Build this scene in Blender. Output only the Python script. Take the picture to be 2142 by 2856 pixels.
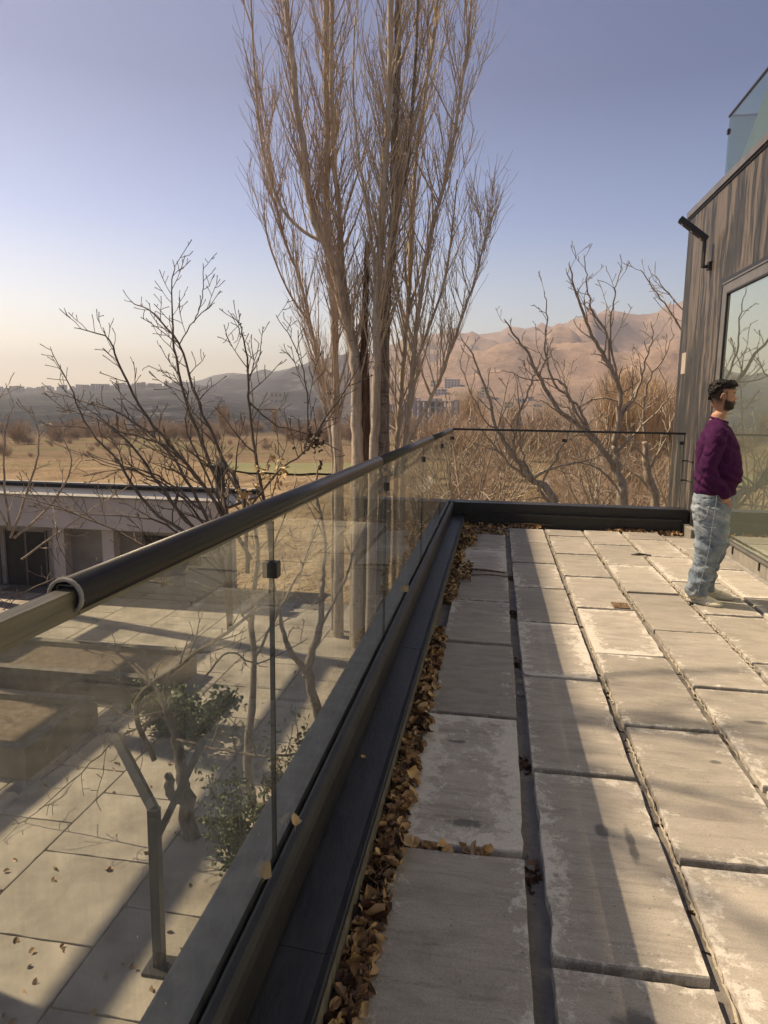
import bpy, math, random
import numpy as np
from mathutils import Vector, Matrix, noise

rnd = random.Random(7)
PI = math.pi
S = bpy.context.scene
COL = S.collection
for o in list(bpy.data.objects):
    bpy.data.objects.remove(o)

# ------------------------------------------------------------------ camera
EYE = Vector((0.0, 0.0, 1.5))
YAW, PITCH, ROLL = math.radians(8.9447), math.radians(8.7762), math.radians(0.8424)
FPX = 1950.0
_fw = Vector((-math.sin(YAW) * math.cos(PITCH), math.cos(YAW) * math.cos(PITCH), -math.sin(PITCH)))
_r = Vector((math.cos(YAW), math.sin(YAW), 0))
_u = _r.cross(_fw)
_r2 = _r * math.cos(ROLL) + _u * math.sin(ROLL)
_u2 = _u * math.cos(ROLL) - _r * math.sin(ROLL)
cam = bpy.data.cameras.new('camera')
camo = bpy.data.objects.new('camera', cam)
COL.objects.link(camo)
M = Matrix((( _r2.x, _u2.x, -_fw.x, EYE.x), (_r2.y, _u2.y, -_fw.y, EYE.y), (_r2.z, _u2.z, -_fw.z, EYE.z), (0, 0, 0, 1)))
camo.matrix_world = M
cam.sensor_fit = 'VERTICAL'
cam.sensor_height = 36
cam.lens = 36 * FPX / 2856
cam.clip_start = 0.05
cam.clip_end = 20000
S.camera = camo


def at(px, py, Y):
    """world point at depth Y seen where the survey of the place puts it"""
    d = _fw + (px - 1071) / FPX * _r2 - (py - 1428) / FPX * _u2
    return EYE + d * (Y / d.y)


# ------------------------------------------------------------------ light
SUN_DIR = Vector((-1.0, 0.25, 1.26)).normalized()      # towards the sun
elev = math.asin(SUN_DIR.z)
W = bpy.data.worlds.new('World')
S.world = W
W.use_nodes = True
nt = W.node_tree
nt.nodes.clear()
sky = nt.nodes.new('ShaderNodeTexSky')
sky.sky_type = 'NISHITA'
sky.sun_disc = False
sky.sun_elevation = elev
sky.sun_rotation = math.atan2(SUN_DIR.x, SUN_DIR.y)
sky.altitude = 1500
sky.air_density = 1.0
sky.dust_density = 2.0
sky.ozone_density = 2.0
hs = nt.nodes.new('ShaderNodeHueSaturation')
hs.inputs['Saturation'].default_value = 1.08
tint = nt.nodes.new('ShaderNodeMixRGB')
tint.blend_type = 'MULTIPLY'
tint.inputs[0].default_value = 1
tint.inputs[2].default_value = (1.0, 0.96, 1.03, 1)
bg = nt.nodes.new('ShaderNodeBackground')
bg.inputs[1].default_value = 0.080
wo = nt.nodes.new('ShaderNodeOutputWorld')
nt.links.new(sky.outputs[0], hs.inputs['Color'])
nt.links.new(hs.outputs[0], tint.inputs[1])
tcw = nt.nodes.new('ShaderNodeTexCoord')
sxyz = nt.nodes.new('ShaderNodeSeparateXYZ')
nt.links.new(tcw.outputs['Generated'], sxyz.inputs[0])
grad = nt.nodes.new('ShaderNodeValToRGB')
ge = grad.color_ramp.elements
for _ in range(3):
    ge.new(0.5)
for _i, (_p, _c) in enumerate([(0.0, (3.4, 2.6, 1.35)), (0.09, (2.3, 1.8, 1.25)), (0.23, (1.08, 1.04, 1.05)), (0.38, (0.40, 0.49, 0.62)), (0.75, (0.36, 0.45, 0.62))]):
    ge[_i].position = _p
    ge[_i].color = (*_c, 1)
nt.links.new(sxyz.outputs[2], grad.inputs[0])
gm_ = nt.nodes.new('ShaderNodeMixRGB')
gm_.blend_type = 'MULTIPLY'
gm_.inputs[0].default_value = 1
nt.links.new(tint.outputs[0], gm_.inputs[1])
nt.links.new(grad.outputs[0], gm_.inputs[2])
nt.links.new(gm_.outputs[0], bg.inputs[0])
nt.links.new(bg.outputs[0], wo.inputs[0])

sl = bpy.data.lights.new('sun', 'SUN')
sl.energy = 5.0
sl.angle = math.radians(0.5)
sl.color = (1.0, 0.785, 0.53)
so = bpy.data.objects.new('sun', sl)
so.rotation_euler = SUN_DIR.to_track_quat('Z', 'Y').to_euler()
so.location = (-20, 5, 30)
COL.objects.link(so)

S.view_settings.view_transform = 'Standard'
S.view_settings.look = 'None'
S.view_settings.exposure = 0.80
S.view_settings.gamma = 1
S.view_settings.use_curve_mapping = False
S.render.engine = 'CYCLES'
S.cycles.transparent_max_bounces = 24
S.cycles.max_bounces = 8
S.cycles.volume_bounces = 0


# ------------------------------------------------------------------ materials
def nodes(name):
    m = bpy.data.materials.new(name)
    m.use_nodes = True
    n = m.node_tree
    n.nodes.clear()
    out = n.nodes.new('ShaderNodeOutputMaterial')
    b = n.nodes.new('ShaderNodeBsdfPrincipled')
    n.links.new(b.outputs[0], out.inputs[0])
    return m, n, b, out


def N(n, t, **kw):
    x = n.nodes.new('ShaderNode' + t)
    for k, v in kw.items():
        setattr(x, k, v)
    return x


def mathn(n, op, a, b=None, clamp=False):
    x = N(n, 'Math', operation=op, use_clamp=clamp)
    for i, v in enumerate((a, b)):
        if v is None:
            continue
        if isinstance(v, (int, float)):
            x.inputs[i].default_value = v
        else:
            n.links.new(v, x.inputs[i])
    return x.outputs[0]


def coords(n, kind='Object', scale=(1, 1, 1), rnd_shift=False):
    if kind == 'World':
        g = N(n, 'NewGeometry')
        src = g.outputs['Position']
    else:
        tc = N(n, 'TexCoord')
        src = tc.outputs[kind]
    mp = N(n, 'Mapping')
    mp.inputs['Scale'].default_value = scale
    n.links.new(src, mp.inputs[0])
    if rnd_shift:
        oi = N(n, 'ObjectInfo')
        v = N(n, 'VectorMath', operation='SCALE')
        v.inputs[0].default_value = (37, 17, 29)
        n.links.new(oi.outputs['Random'], v.inputs['Scale'])
        n.links.new(v.outputs[0], mp.inputs['Location'])
    return mp.outputs[0]


def noi(n, vec, scale, detail=5, rough=0.6, dist=0.0):
    x = N(n, 'TexNoise')
    x.inputs['Scale'].default_value = scale
    x.inputs['Detail'].default_value = detail
    x.inputs['Roughness'].default_value = rough
    x.inputs['Distortion'].default_value = dist
    n.links.new(vec, x.inputs['Vector'])
    return x.outputs[0]


def ramp(n, fac, stops):
    r = N(n, 'ValToRGB')
    e = r.color_ramp.elements
    while len(e) < len(stops):
        e.new(0.5)
    for i, (p, c) in enumerate(stops):
        e[i].position = p
        e[i].color = (*c, 1) if len(c) == 3 else c
    n.links.new(fac, r.inputs[0])
    return r.outputs[0]


def mix(n, fac, a, b, mode='MIX'):
    x = N(n, 'MixRGB', blend_type=mode)
    for i, v in enumerate((fac, a, b)):
        if isinstance(v, (int, float)):
            x.inputs[i].default_value = v
        elif isinstance(v, tuple):
            x.inputs[i].default_value = (*v, 1)
        else:
            n.links.new(v, x.inputs[i])
    return x.outputs[0]


def bump(n, b, h, strength=0.3, dist=0.01):
    x = N(n, 'Bump')
    x.inputs['Strength'].default_value = strength
    x.inputs['Distance'].default_value = dist
    n.links.new(h, x.inputs['Height'])
    n.links.new(x.outputs[0], b.inputs['Normal'])


def pmat(name, c1, c2=None, scale=5, rough=0.7, bmp=0.2, metal=0.0, kind='Object', stretch=(1, 1, 1), spec=0.5,
         bd=0.01, shift=False, lo=0.35, hi=0.68):
    m, n, b, out = nodes(name)
    c2 = c2 or tuple(x * 0.8 for x in c1)
    v = coords(n, kind, stretch, shift)
    f = noi(n, v, scale)
    col = ramp(n, f, [(lo, c1), (hi, c2)])
    n.links.new(col, b.inputs['Base Color'])
    b.inputs['Roughness'].default_value = rough
    b.inputs['Metallic'].default_value = metal
    b.inputs['Specular IOR Level'].default_value = spec
    if bmp:
        bump(n, b, noi(n, v, scale * 4), bmp, bd)
    return m


STAINS = [(-0.05, 2.36, 0.085, 0.03), (-0.115, 2.98, 0.05, 0.02), (0.985, 2.995, 0.03, 0.018), (0.40, 1.59, 0.07, 0.05), (0.43, 2.40, 0.03, 0.05), (0.97, 3.27, 0.045, 0.03), (0.52, 2.33, 0.02, 0.13), (1.30, 3.45, 0.06, 0.025)]


# concrete slabs: warm grey, white bloom towards the edges, dark scuffs
def slab_material():
    m, n, b, out = nodes('slab_concrete')
    v = coords(n, 'World')
    oi = N(n, 'ObjectInfo')
    tc = N(n, 'TexCoord')
    sep = N(n, 'SeparateXYZ')
    n.links.new(tc.outputs['Generated'], sep.inputs[0])
    ex = mathn(n, 'MINIMUM', sep.outputs[0], mathn(n, 'SUBTRACT', 1.0, sep.outputs[0]))
    ey = mathn(n, 'MINIMUM', sep.outputs[1], mathn(n, 'SUBTRACT', 1.0, sep.outputs[1]))
    e = mathn(n, 'MINIMUM', mathn(n, 'MULTIPLY', ex, 0.42), mathn(n, 'MULTIPLY', ey, 0.98))   # metres to the edge
    big = noi(n, v, 1.7, 4, 0.6, 0.4)
    cloud = noi(n, coords(n, 'World', (1, 2.2, 1)), 4.5, 6, 0.65, 0.6)
    fine = noi(n, v, 55, 6, 0.75)
    gran = noi(n, v, 17, 8, 0.78, 0.3)
    streak = noi(n, coords(n, 'World', (1.2, 14, 1)), 2.2, 5, 0.7, 1.2)
    base = ramp(n, cloud, [(0.3, (0.215, 0.202, 0.18)), (0.5, (0.305, 0.287, 0.255)), (0.72, (0.375, 0.352, 0.315))])
    base = mix(n, 0.35, base, ramp(n, big, [(0.35, (0.23, 0.2, 0.165)), (0.7, (0.36, 0.31, 0.255))]))
    # each slab its own value
    val = mathn(n, 'ADD', mathn(n, 'MULTIPLY', oi.outputs['Random'], 0.34), 0.84)
    hv = N(n, 'HueSaturation')
    n.links.new(val, hv.inputs['Value'])
    n.links.new(base, hv.inputs['Color'])
    base = hv.outputs[0]
    base = mix(n, mathn(n, 'MULTIPLY', ramp(n, streak, [(0.50, (0, 0, 0)), (0.70, (1, 1, 1))]), 0.5), base, (0.15, 0.135, 0.12))
    # white bloom
    edge = mathn(n, 'SUBTRACT', 1.0, mathn(n, 'MULTIPLY', e, 7.0), True)
    patch = noi(n, v, 1.3, 3, 0.5)
    w = mathn(n, 'ADD', mathn(n, 'MULTIPLY', edge, 0.30), mathn(n, 'MULTIPLY', patch, 0.62))
    w = mathn(n, 'ADD', w, mathn(n, 'MULTIPLY', mathn(n, 'SUBTRACT', gran, 0.5), 1.25))
    w = mathn(n, 'ADD', w, mathn(n, 'MULTIPLY', mathn(n, 'SUBTRACT', streak, 0.5), 0.12))
    w = mathn(n, 'ADD', w, mathn(n, 'MULTIPLY', mathn(n, 'SUBTRACT', mathn(n, 'POWER', oi.outputs['Random'], 2.5), 0.45), 0.22))
    wm = ramp(n, w, [(0.50, (0, 0, 0)), (0.60, (1, 1, 1))])
    wm2 = mathn(n, 'MULTIPLY', wm, mathn(n, 'ADD', 0.35, mathn(n, 'MULTIPLY', fine, 0.75)), True)
    col = mix(n, wm2, base, (0.56, 0.53, 0.48))
    # pits and scuffs
    vor = N(n, 'TexVoronoi')
    vor.inputs['Scale'].default_value = 23
    n.links.new(v, vor.inputs['Vector'])
    pit = ramp(n, vor.outputs[0], [(0.05, (1, 1, 1)), (0.11, (0, 0, 0))])
    col = mix(n, mathn(n, 'MULTIPLY', pit, 0.55), col, (0.10, 0.09, 0.08))
    sc = noi(n, coords(n, 'World', (1.1, 3.4, 1)), 2.6, 7, 0.72, 0.2)
    scm = ramp(n, sc, [(0.60, (0, 0, 0)), (0.74, (1, 1, 1))])
    col = mix(n, mathn(n, 'MULTIPLY', scm, 0.55), col, (0.09, 0.09, 0.09))
    grit = noi(n, v, 210, 3, 0.8)
    col = mix(n, 1.0, col, ramp(n, grit, [(0.3, (0.72, 0.72, 0.72)), (0.5, (1, 1, 1)), (0.72, (1.18, 1.18, 1.18))]), 'MULTIPLY')
    g2 = N(n, 'NewGeometry')
    for (sx, sy, ax, ay) in STAINS:
        mp = N(n, 'Mapping')
        mp.vector_type = 'POINT'
        mp.inputs['Location'].default_value = (-sx / ax, -sy / ay, 0)
        mp.inputs['Scale'].default_value = (1 / ax, 1 / ay, 0)
        n.links.new(g2.outputs['Position'], mp.inputs[0])
        ln = N(n, 'VectorMath', operation='LENGTH')
        n.links.new(mp.outputs[0], ln.inputs[0])
        dd = mathn(n, 'ADD', ln.outputs['Value'], mathn(n, 'MULTIPLY', mathn(n, 'SUBTRACT', gran, 0.5), 1.6))
        mk = ramp(n, dd, [(0.55, (1, 1, 1)), (1.0, (0, 0, 0))])
        col = mix(n, mathn(n, 'MULTIPLY', mk, 0.72), col, (0.055, 0.055, 0.06))
    n.links.new(col, b.inputs['Base Color'])
    b.inputs['Roughness'].default_value = 0.82
    b.inputs['Specular IOR Level'].default_value = 0.35
    h = mathn(n, 'ADD', mathn(n, 'MULTIPLY', fine, 0.5), mathn(n, 'ADD', gran, mathn(n, 'MULTIPLY', wm, 0.3)))
    bump(n, b, h, 0.35, 0.006)
    return m


def wall_material():  # dark upright streaks: branch shadows painted in together with the stone's veins
    m, n, b, out = nodes('veined_shadow_stone')
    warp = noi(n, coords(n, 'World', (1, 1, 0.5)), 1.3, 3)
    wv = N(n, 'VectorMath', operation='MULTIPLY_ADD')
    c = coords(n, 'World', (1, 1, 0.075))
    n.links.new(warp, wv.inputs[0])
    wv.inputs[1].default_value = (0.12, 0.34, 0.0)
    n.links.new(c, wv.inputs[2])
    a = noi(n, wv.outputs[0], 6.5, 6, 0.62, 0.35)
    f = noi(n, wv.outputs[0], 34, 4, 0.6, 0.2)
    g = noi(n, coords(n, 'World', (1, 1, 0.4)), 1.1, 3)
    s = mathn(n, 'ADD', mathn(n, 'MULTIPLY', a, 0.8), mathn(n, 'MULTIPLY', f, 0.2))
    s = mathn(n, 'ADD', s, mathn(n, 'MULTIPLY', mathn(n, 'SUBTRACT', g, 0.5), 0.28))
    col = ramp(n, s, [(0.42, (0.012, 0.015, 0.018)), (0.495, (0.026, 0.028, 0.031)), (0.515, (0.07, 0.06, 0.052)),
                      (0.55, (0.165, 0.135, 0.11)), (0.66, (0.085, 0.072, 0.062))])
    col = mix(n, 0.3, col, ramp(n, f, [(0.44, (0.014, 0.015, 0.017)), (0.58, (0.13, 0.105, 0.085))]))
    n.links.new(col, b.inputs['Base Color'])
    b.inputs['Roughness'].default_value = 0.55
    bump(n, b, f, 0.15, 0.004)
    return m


def glass_material(name, tintc=(0.86, 0.9, 0.87), dust=0.1, ior=1.5, rough=0.0, dustc=(0.42, 0.42, 0.36)):
    m, n, b, out = nodes(name)
    n.nodes.remove(b)
    tr = N(n, 'BsdfTransparent')
    tr.inputs[0].default_value = (*tintc, 1)
    gl = N(n, 'BsdfGlossy')
    gl.inputs['Roughness'].default_value = rough
    gl.inputs[0].default_value = (0.95, 1.0, 0.96, 1)
    fr = N(n, 'Fresnel')
    fr.inputs[0].default_value = ior
    ms = N(n, 'MixShader')
    gg = N(n, 'NewGeometry')
    n.links.new(mathn(n, 'MULTIPLY', fr.outputs[0], mathn(n, 'SUBTRACT', 1.0, gg.outputs['Backfacing'])), ms.inputs[0])
    n.links.new(tr.outputs[0], ms.inputs[1])
    n.links.new(gl.outputs[0], ms.inputs[2])
    df = N(n, 'BsdfDiffuse')
    df.inputs[0].default_value = (*dustc, 1)
    tl = N(n, 'BsdfTranslucent')
    tl.inputs[0].default_value = (*dustc, 1)
    md = N(n, 'MixShader')
    md.inputs[0].default_value = 0.5
    n.links.new(df.outputs[0], md.inputs[1])
    n.links.new(tl.outputs[0], md.inputs[2])
    v = coords(n, 'World')
    runs = noi(n, coords(n, 'World', (6, 6, 0.35)), 5, 5, 0.7)
    spots = noi(n, v, 26, 6, 0.8)
    cloud = noi(n, v, 1.6, 4, 0.6)
    d = mathn(n, 'ADD', mathn(n, 'MULTIPLY', ramp(n, runs, [(0.42, (0, 0, 0)), (0.72, (1, 1, 1))]), dust * 1.3),
              mathn(n, 'MULTIPLY', cloud, dust))
    d = mathn(n, 'ADD', d, mathn(n, 'MULTIPLY', ramp(n, spots, [(0.64, (0, 0, 0)), (0.72, (1, 1, 1))]), dust * 1.6))
    m2 = N(n, 'MixShader')
    n.links.new(d, m2.inputs[0])
    n.links.new(ms.outputs[0], m2.inputs[1])
    n.links.new(md.outputs[0], m2.inputs[2])
    n.links.new(m2.outputs[0], out.inputs[0])
    return m


def mirror_glass(name):
    m, n, b, out = nodes(name)
    b.inputs['Base Color'].default_value = (0.40, 0.44, 0.37, 1)
    b.inputs['Metallic'].default_value = 0.75
    b.inputs['Roughness'].default_value = 0.012
    b.inputs['IOR'].default_value = 2.1
    b.inputs['Specular IOR Level'].default_value = 1.0
    b.inputs['Specular Tint'].default_value = (0.86, 0.95, 0.85, 1)
    b.inputs['Coat Weight'].default_value = 1.0
    b.inputs['Coat IOR'].default_value = 1.9
    b.inputs['Coat Roughness'].default_value = 0.01
    h = noi(n, coords(n, 'World'), 0.9, 2)
    bump(n, b, h, 0.03, 0.02)
    return m


def bark_poplar(name, dark=0.0):
    m, n, b, out = nodes(name)
    v = coords(n, 'World', (1, 1, 1))
    a = noi(n, coords(n, 'World', (3, 3, 14)), 1.4, 6, 0.7, 0.5)
    c = noi(n, coords(n, 'World', (9, 9, 1.2)), 2.2, 6, 0.7, 0.3)
    big = noi(n, coords(n, 'World', (1, 1, 0.5)), 1.4, 3)
    w = ramp(n, c, [(0.35, (0.33, 0.265, 0.19)), (0.65, (0.60, 0.52, 0.41))])
    if dark:
        w = ramp(n, c, [(0.35, (0.14, 0.11, 0.085)), (0.65, (0.36, 0.31, 0.25))])
    s = mathn(n, 'ADD', a, dark)
    k = ramp(n, s, [(0.60, (0, 0, 0)), (0.67, (1, 1, 1))])
    col = mix(n, mathn(n, 'MULTIPLY', k, 0.85), w, (0.07, 0.055, 0.042))
    col = mix(n, mathn(n, 'MULTIPLY', ramp(n, big, [(0.5, (0, 0, 0)), (0.65, (1, 1, 1))]), 0.35), col, (0.22, 0.17, 0.12))
    n.links.new(col, b.inputs['Base Color'])
    b.inputs['Roughness'].default_value = 0.85
    bump(n, b, c, 0.6, 0.02)
    return m


MAT = {}
MAT['slab'] = slab_material()
MAT['bed'] = pmat('mortar_bed', (0.13, 0.12, 0.105), (0.2, 0.185, 0.16), 9, 0.95, 0.6, kind='World', bd=0.02)
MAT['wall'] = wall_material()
MAT['black'] = pmat('black_metal', (0.012, 0.012, 0.013), (0.02, 0.02, 0.022), 12, 0.45, 0.05, kind='World')
MAT['rail'] = pmat('rail_black', (0.012, 0.012, 0.012), (0.022, 0.021, 0.02), 18, 0.38, 0.08, kind='World', stretch=(1, .2, 1))
MAT['flash'] = pmat('flashing_metal', (0.008, 0.009, 0.010), (0.024, 0.024, 0.024), 5, 0.5, 0.25, kind='World', stretch=(3, .8, 1))
MAT['core'] = pmat('rail_core', (0.10, 0.095, 0.07), (0.2, 0.185, 0.14), 6, 0.6, 0.3, kind='World', stretch=(14, .6, 14))
MAT['coping'] = pmat('coping_stone', (0.20, 0.195, 0.18), (0.32, 0.31, 0.28), 14, 0.9, 0.3, kind='World')
MAT['rim'] = pmat('rim_metal', (0.10, 0.095, 0.08), (0.17, 0.16, 0.13), 20, 0.6, 0.2, kind='World')
MAT['glass'] = glass_material('balustrade_glass', (0.86, 0.885, 0.865), 0.095, 1.5, dustc=(0.50, 0.50, 0.46))
MAT['glass_far'] = glass_material('clear_glass', (0.975, 0.985, 0.97), 0.008, 1.2)
MAT['glass_up'] = glass_material('upper_glass', (0.62, 0.72, 0.70), 0.08, 1.5)
MAT['glass_edge'] = pmat('glass_edge', (0.03, 0.045, 0.04), (0.05, 0.07, 0.06), 8, 0.2, 0)
MAT['mirror'] = mirror_glass('window_glass')
MAT['frame'] = pmat('frame_metal', (0.10, 0.095, 0.09), (0.15, 0.14, 0.13), 6, 0.4, 0.03, kind='World')
MAT['plinth'] = pmat('plinth_panel', (0.20, 0.19, 0.165), (0.28, 0.26, 0.225), 7, 0.6, 0.1, kind='World')
MAT['white'] = pmat('white_render', (0.40, 0.375, 0.365), (0.50, 0.47, 0.455), 1.2, 0.9, 0.1, kind='World')
MAT['dark'] = pmat('dark_opening', (0.03, 0.028, 0.026), (0.05, 0.045, 0.04), 3, 0.7, 0)
MAT['grey_render'] = pmat('grey_render', (0.30, 0.28, 0.26), (0.38, 0.36, 0.33), 3, 0.9, 0.1, kind='World')
MAT['planter'] = pmat('planter_wall', (0.10, 0.088, 0.07), (0.17, 0.15, 0.125), 5, 0.95, 0.4, kind='World')
MAT['tile'] = pmat('yard_tile', (0.22, 0.195, 0.16), (0.40, 0.355, 0.295), 1.7, 0.85, 0.15, kind='World', shift=True)
MAT['soil'] = pmat('soil', (0.09, 0.065, 0.045), (0.16, 0.12, 0.085), 9, 1, 0.6, kind='World', bd=0.04)
MAT['walnut'] = pmat('walnut_bark', (0.25, 0.205, 0.155), (0.50, 0.42, 0.33), 12, 0.9, 0.6, kind='World', stretch=(2, 2, .6), bd=0.02)
MAT['walnut_dark'] = pmat('walnut_bark_dark', (0.10, 0.08, 0.062), (0.19, 0.155, 0.12), 12, 0.9, 0.6, kind='World', stretch=(2, 2, .6), bd=0.02)
MAT['poplar'] = bark_poplar('poplar_bark')
MAT['poplar_dark'] = bark_poplar('poplar_dark_bark', 0.06)
MAT['snag'] = pmat('dead_wood', (0.10, 0.058, 0.035), (0.30, 0.19, 0.115), 4, 0.95, 0.9, kind='World', stretch=(9, 9, .8), bd=0.05)
MAT['twig'] = pmat('poplar_twig', (0.40, 0.32, 0.22), (0.60, 0.50, 0.37), 3, 0.85, 0, kind='World')
MAT['twig_red'] = pmat('poplar_twig_brown', (0.36, 0.27, 0.20), (0.54, 0.44, 0.34), 3, 0.85, 0, kind='World')
MAT['gold'] = pmat('straw_twigs', (0.36, 0.25, 0.14), (0.5, 0.37, 0.23), 1.0, 0.9, 0, kind='World')
MAT['brush'] = pmat('brown_twigs', (0.27, 0.195, 0.135), (0.43, 0.325, 0.23), 0.8, 0.9, 0, kind='World')
MAT['leaf_dry'] = pmat('dry_leaf', (0.20, 0.11, 0.045), (0.54, 0.36, 0.18), 2.2, 0.6, 0.2, kind='Object', shift=True)
MAT['leaf_pale'] = pmat('pale_leaf', (0.42, 0.28, 0.12), (0.56, 0.42, 0.22), 9, 0.6, 0.1)
MAT['leaf_dark'] = pmat('dark_leaf', (0.05, 0.026, 0.014), (0.15, 0.08, 0.04), 4, 0.6, 0.2, shift=True)
MAT['green'] = pmat('bush_leaf', (0.045, 0.075, 0.022), (0.10, 0.135, 0.045), 3, 0.6, 0, kind='World')
MAT['paint_white'] = pmat('chip_white', (0.7, 0.68, 0.6), (0.8, 0.78, 0.7), 9, 0.8, 0)
MAT['rust'] = pmat('rusty_gravel', (0.10, 0.055, 0.03), (0.34, 0.24, 0.15), 60, 1, 0.9, kind='World', bd=0.01)
MAT['tower'] = pmat('tower_concrete', (0.48, 0.44, 0.42), (0.62, 0.57, 0.53), 0.05, 0.9, 0, kind='World')
MAT['tower_frame'] = pmat('raw_concrete', (0.34, 0.33, 0.33), (0.42, 0.4, 0.4), 0.1, 0.9, 0, kind='World')
MAT['yellow'] = pmat('pale_yellow_wall', (0.72, 0.62, 0.30), (0.78, 0.68, 0.36), 0.1, 0.9, 0, kind='World')
MAT['glazing'] = pmat('far_glazing', (0.06, 0.06, 0.07), (0.1, 0.1, 0.11), 0.1, 0.3, 0, kind='World')
MAT['paper'] = pmat('notice_paper', (0.34, 0.30, 0.26), (0.4, 0.36, 0.31), 5, 0.9, 0)
MAT['brick'] = pmat('far_brick', (0.42, 0.27, 0.19), (0.5, 0.34, 0.25), 0.3, 0.9, 0, kind='World')


# ------------------------------------------------------------------ mesh helpers
def link(o, parent=None):
    COL.objects.link(o)
    if parent is not None:
        o.parent = parent
    return o


def wloc(o):
    v = Vector((0, 0, 0))
    while o is not None:
        v += o.location
        o = o.parent
    return v


def tag(o, label=None, cat=None, group=None, kind=None):
    if label:
        o['label'] = label
    if cat:
        o['category'] = cat
    if group:
        o['group'] = group
    if kind:
        o['kind'] = kind
    return o


def thing(name, loc, label, cat, group=None):
    o = bpy.data.objects.new(name, None)
    o.empty_display_size = 0.1
    o.location = loc
    link(o)
    return tag(o, label, cat, group)


class MB:
    def __init__(self):
        self.v = []
        self.f = []

    def add(self, vs, fs):
        k = len(self.v)
        self.v.extend([tuple(x) for x in vs])
        self.f.extend([tuple(i + k for i in f) for f in fs])

    def box(self, x0, x1, y0, y1, z0, z1):
        self.add([(x0, y0, z0), (x1, y0, z0), (x1, y1, z0), (x0, y1, z0), (x0, y0, z1), (x1, y0, z1), (x1, y1, z1), (x0, y1, z1)],
                 [(0, 3, 2, 1), (4, 5, 6, 7), (0, 1, 5, 4), (1, 2, 6, 5), (2, 3, 7, 6), (3, 0, 4, 7)])
        return self

    def prism(self, prof, y0, y1, close=True):
        """profile in x,z extruded along y"""
        n = len(prof)
        vs = [(x, y0, z) for x, z in prof] + [(x, y1, z) for x, z in prof]
        fs = [(i, (i + 1) % n, n + (i + 1) % n, n + i) for i in range(n)]
        fs += [tuple(range(n - 1, -1, -1)), tuple(range(n, 2 * n))]
        self.add(vs, fs)
        return self

    def prism_x(self, prof, x0, x1):
        n = len(prof)
        vs = [(x0, y, z) for y, z in prof] + [(x1, y, z) for y, z in prof]
        fs = [(i, n + i, n + (i + 1) % n, (i + 1) % n) for i in range(n)]
        fs += [tuple(range(n)), tuple(range(2 * n - 1, n - 1, -1))]
        self.add(vs, fs)
        return self

    def tube(self, pts, rad, sides=5, cap=True):
        pts = [Vector(p) for p in pts]
        m = len(pts)
        if m < 2:
            return self
        if isinstance(rad, (int, float)):
            rad = [rad] * m
        t0 = (pts[1] - pts[0]).normalized()
        up = Vector((0, 0, 1)) if abs(t0.z) < 0.9 else Vector((1, 0, 0))
        a = t0.cross(up).normalized()
        vs = []
        for i in range(m):
            t = (pts[min(i + 1, m - 1)] - pts[max(i - 1, 0)])
            if t.length < 1e-9:
                t = t0
            t.normalize()
            a = (a - t * a.dot(t))
            if a.length < 1e-6:
                a = t.orthogonal()
            a.normalize()
            bb = t.cross(a)
            for k in range(sides):
                w = 2 * PI * k / sides
                vs.append(pts[i] + (a * math.cos(w) + bb * math.sin(w)) * rad[i])
        fs = []
        for i in range(m - 1):
            for k in range(sides):
                k2 = (k + 1) % sides
                fs.append((i * sides + k, i * sides + k2, (i + 1) * sides + k2, (i + 1) * sides + k))
        if cap:
            fs.append(tuple(range(sides - 1, -1, -1)))
            fs.append(tuple((m - 1) * sides + k for k in range(sides)))
        self.add(vs, fs)
        return self

    def loft(self, rings, cap=True):
        n = len(rings[0])
        vs = [p for r in rings for p in r]
        fs = []
        for i in range(len(rings) - 1):
            for k in range(n):
                k2 = (k + 1) % n
                fs.append((i * n + k, i * n + k2, (i + 1) * n + k2, (i + 1) * n + k))
        if cap:
            fs.append(tuple(range(n - 1, -1, -1)))
            fs.append(tuple((len(rings) - 1) * n + k for k in range(n)))
        self.add(vs, fs)
        return self

    def build(self, name, mat, parent=None, smooth=False, origin=None, bevel=0, label=None, cat=None, group=None, kind=None):
        off = wloc(parent) if parent is not None else Vector(origin or (0, 0, 0))
        me = bpy.data.meshes.new(name)
        if parent is not None and origin is not None:
            off = Vector(origin)
        ox, oy, oz = off
        me.from_pydata([(x - ox, y - oy, z - oz) for x, y, z in self.v], [], self.f)
        me.materials.append(mat if not isinstance(mat, str) else MAT[mat])
        if smooth:
            me.polygons.foreach_set('use_smooth', [True] * len(me.polygons))
        me.update()
        o = bpy.data.objects.new(name, me)
        if parent is None:
            o.location = off
        elif origin is not None:
            o.location = off - wloc(parent)
        link(o, parent)
        if bevel:
            md = o.modifiers.new('bevel', 'BEVEL')
            md.width = bevel
            md.segments = 2
            md.limit_method = 'ANGLE'
            md.harden_normals = False
        return tag(o, label, cat, group, kind)


def copy_thing(o, loc, parent=None, label=None, rz=0.0, sc=None):
    c = o.copy()
    c.location = loc
    if rz or parent is None:
        c.rotation_euler = (c.rotation_euler[0], c.rotation_euler[1], rz)
    if sc:
        c.scale = sc
    COL.objects.link(c)
    if parent is not None:
        c.parent = parent
    if label:
        c['label'] = label
    for ch in list(o.children):
        d = ch.copy()
        COL.objects.link(d)
        d.parent = c
        for g in list(ch.children):
            e = g.copy()
            COL.objects.link(e)
            e.parent = d
    return c


# ================================================================== LAND
def px_az(px, py):
    px, py = float(px), float(py)
    d = _fw + (px - 1071) / FPX * _r2 - (py - 1428) / FPX * _u2
    return math.atan2(d.x, d.y), d.z / math.hypot(d.x, d.y)


def table(pts):
    t = sorted(px_az(*p) for p in pts)
    return [a for a, _ in t], [e for _, e in t]


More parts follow.
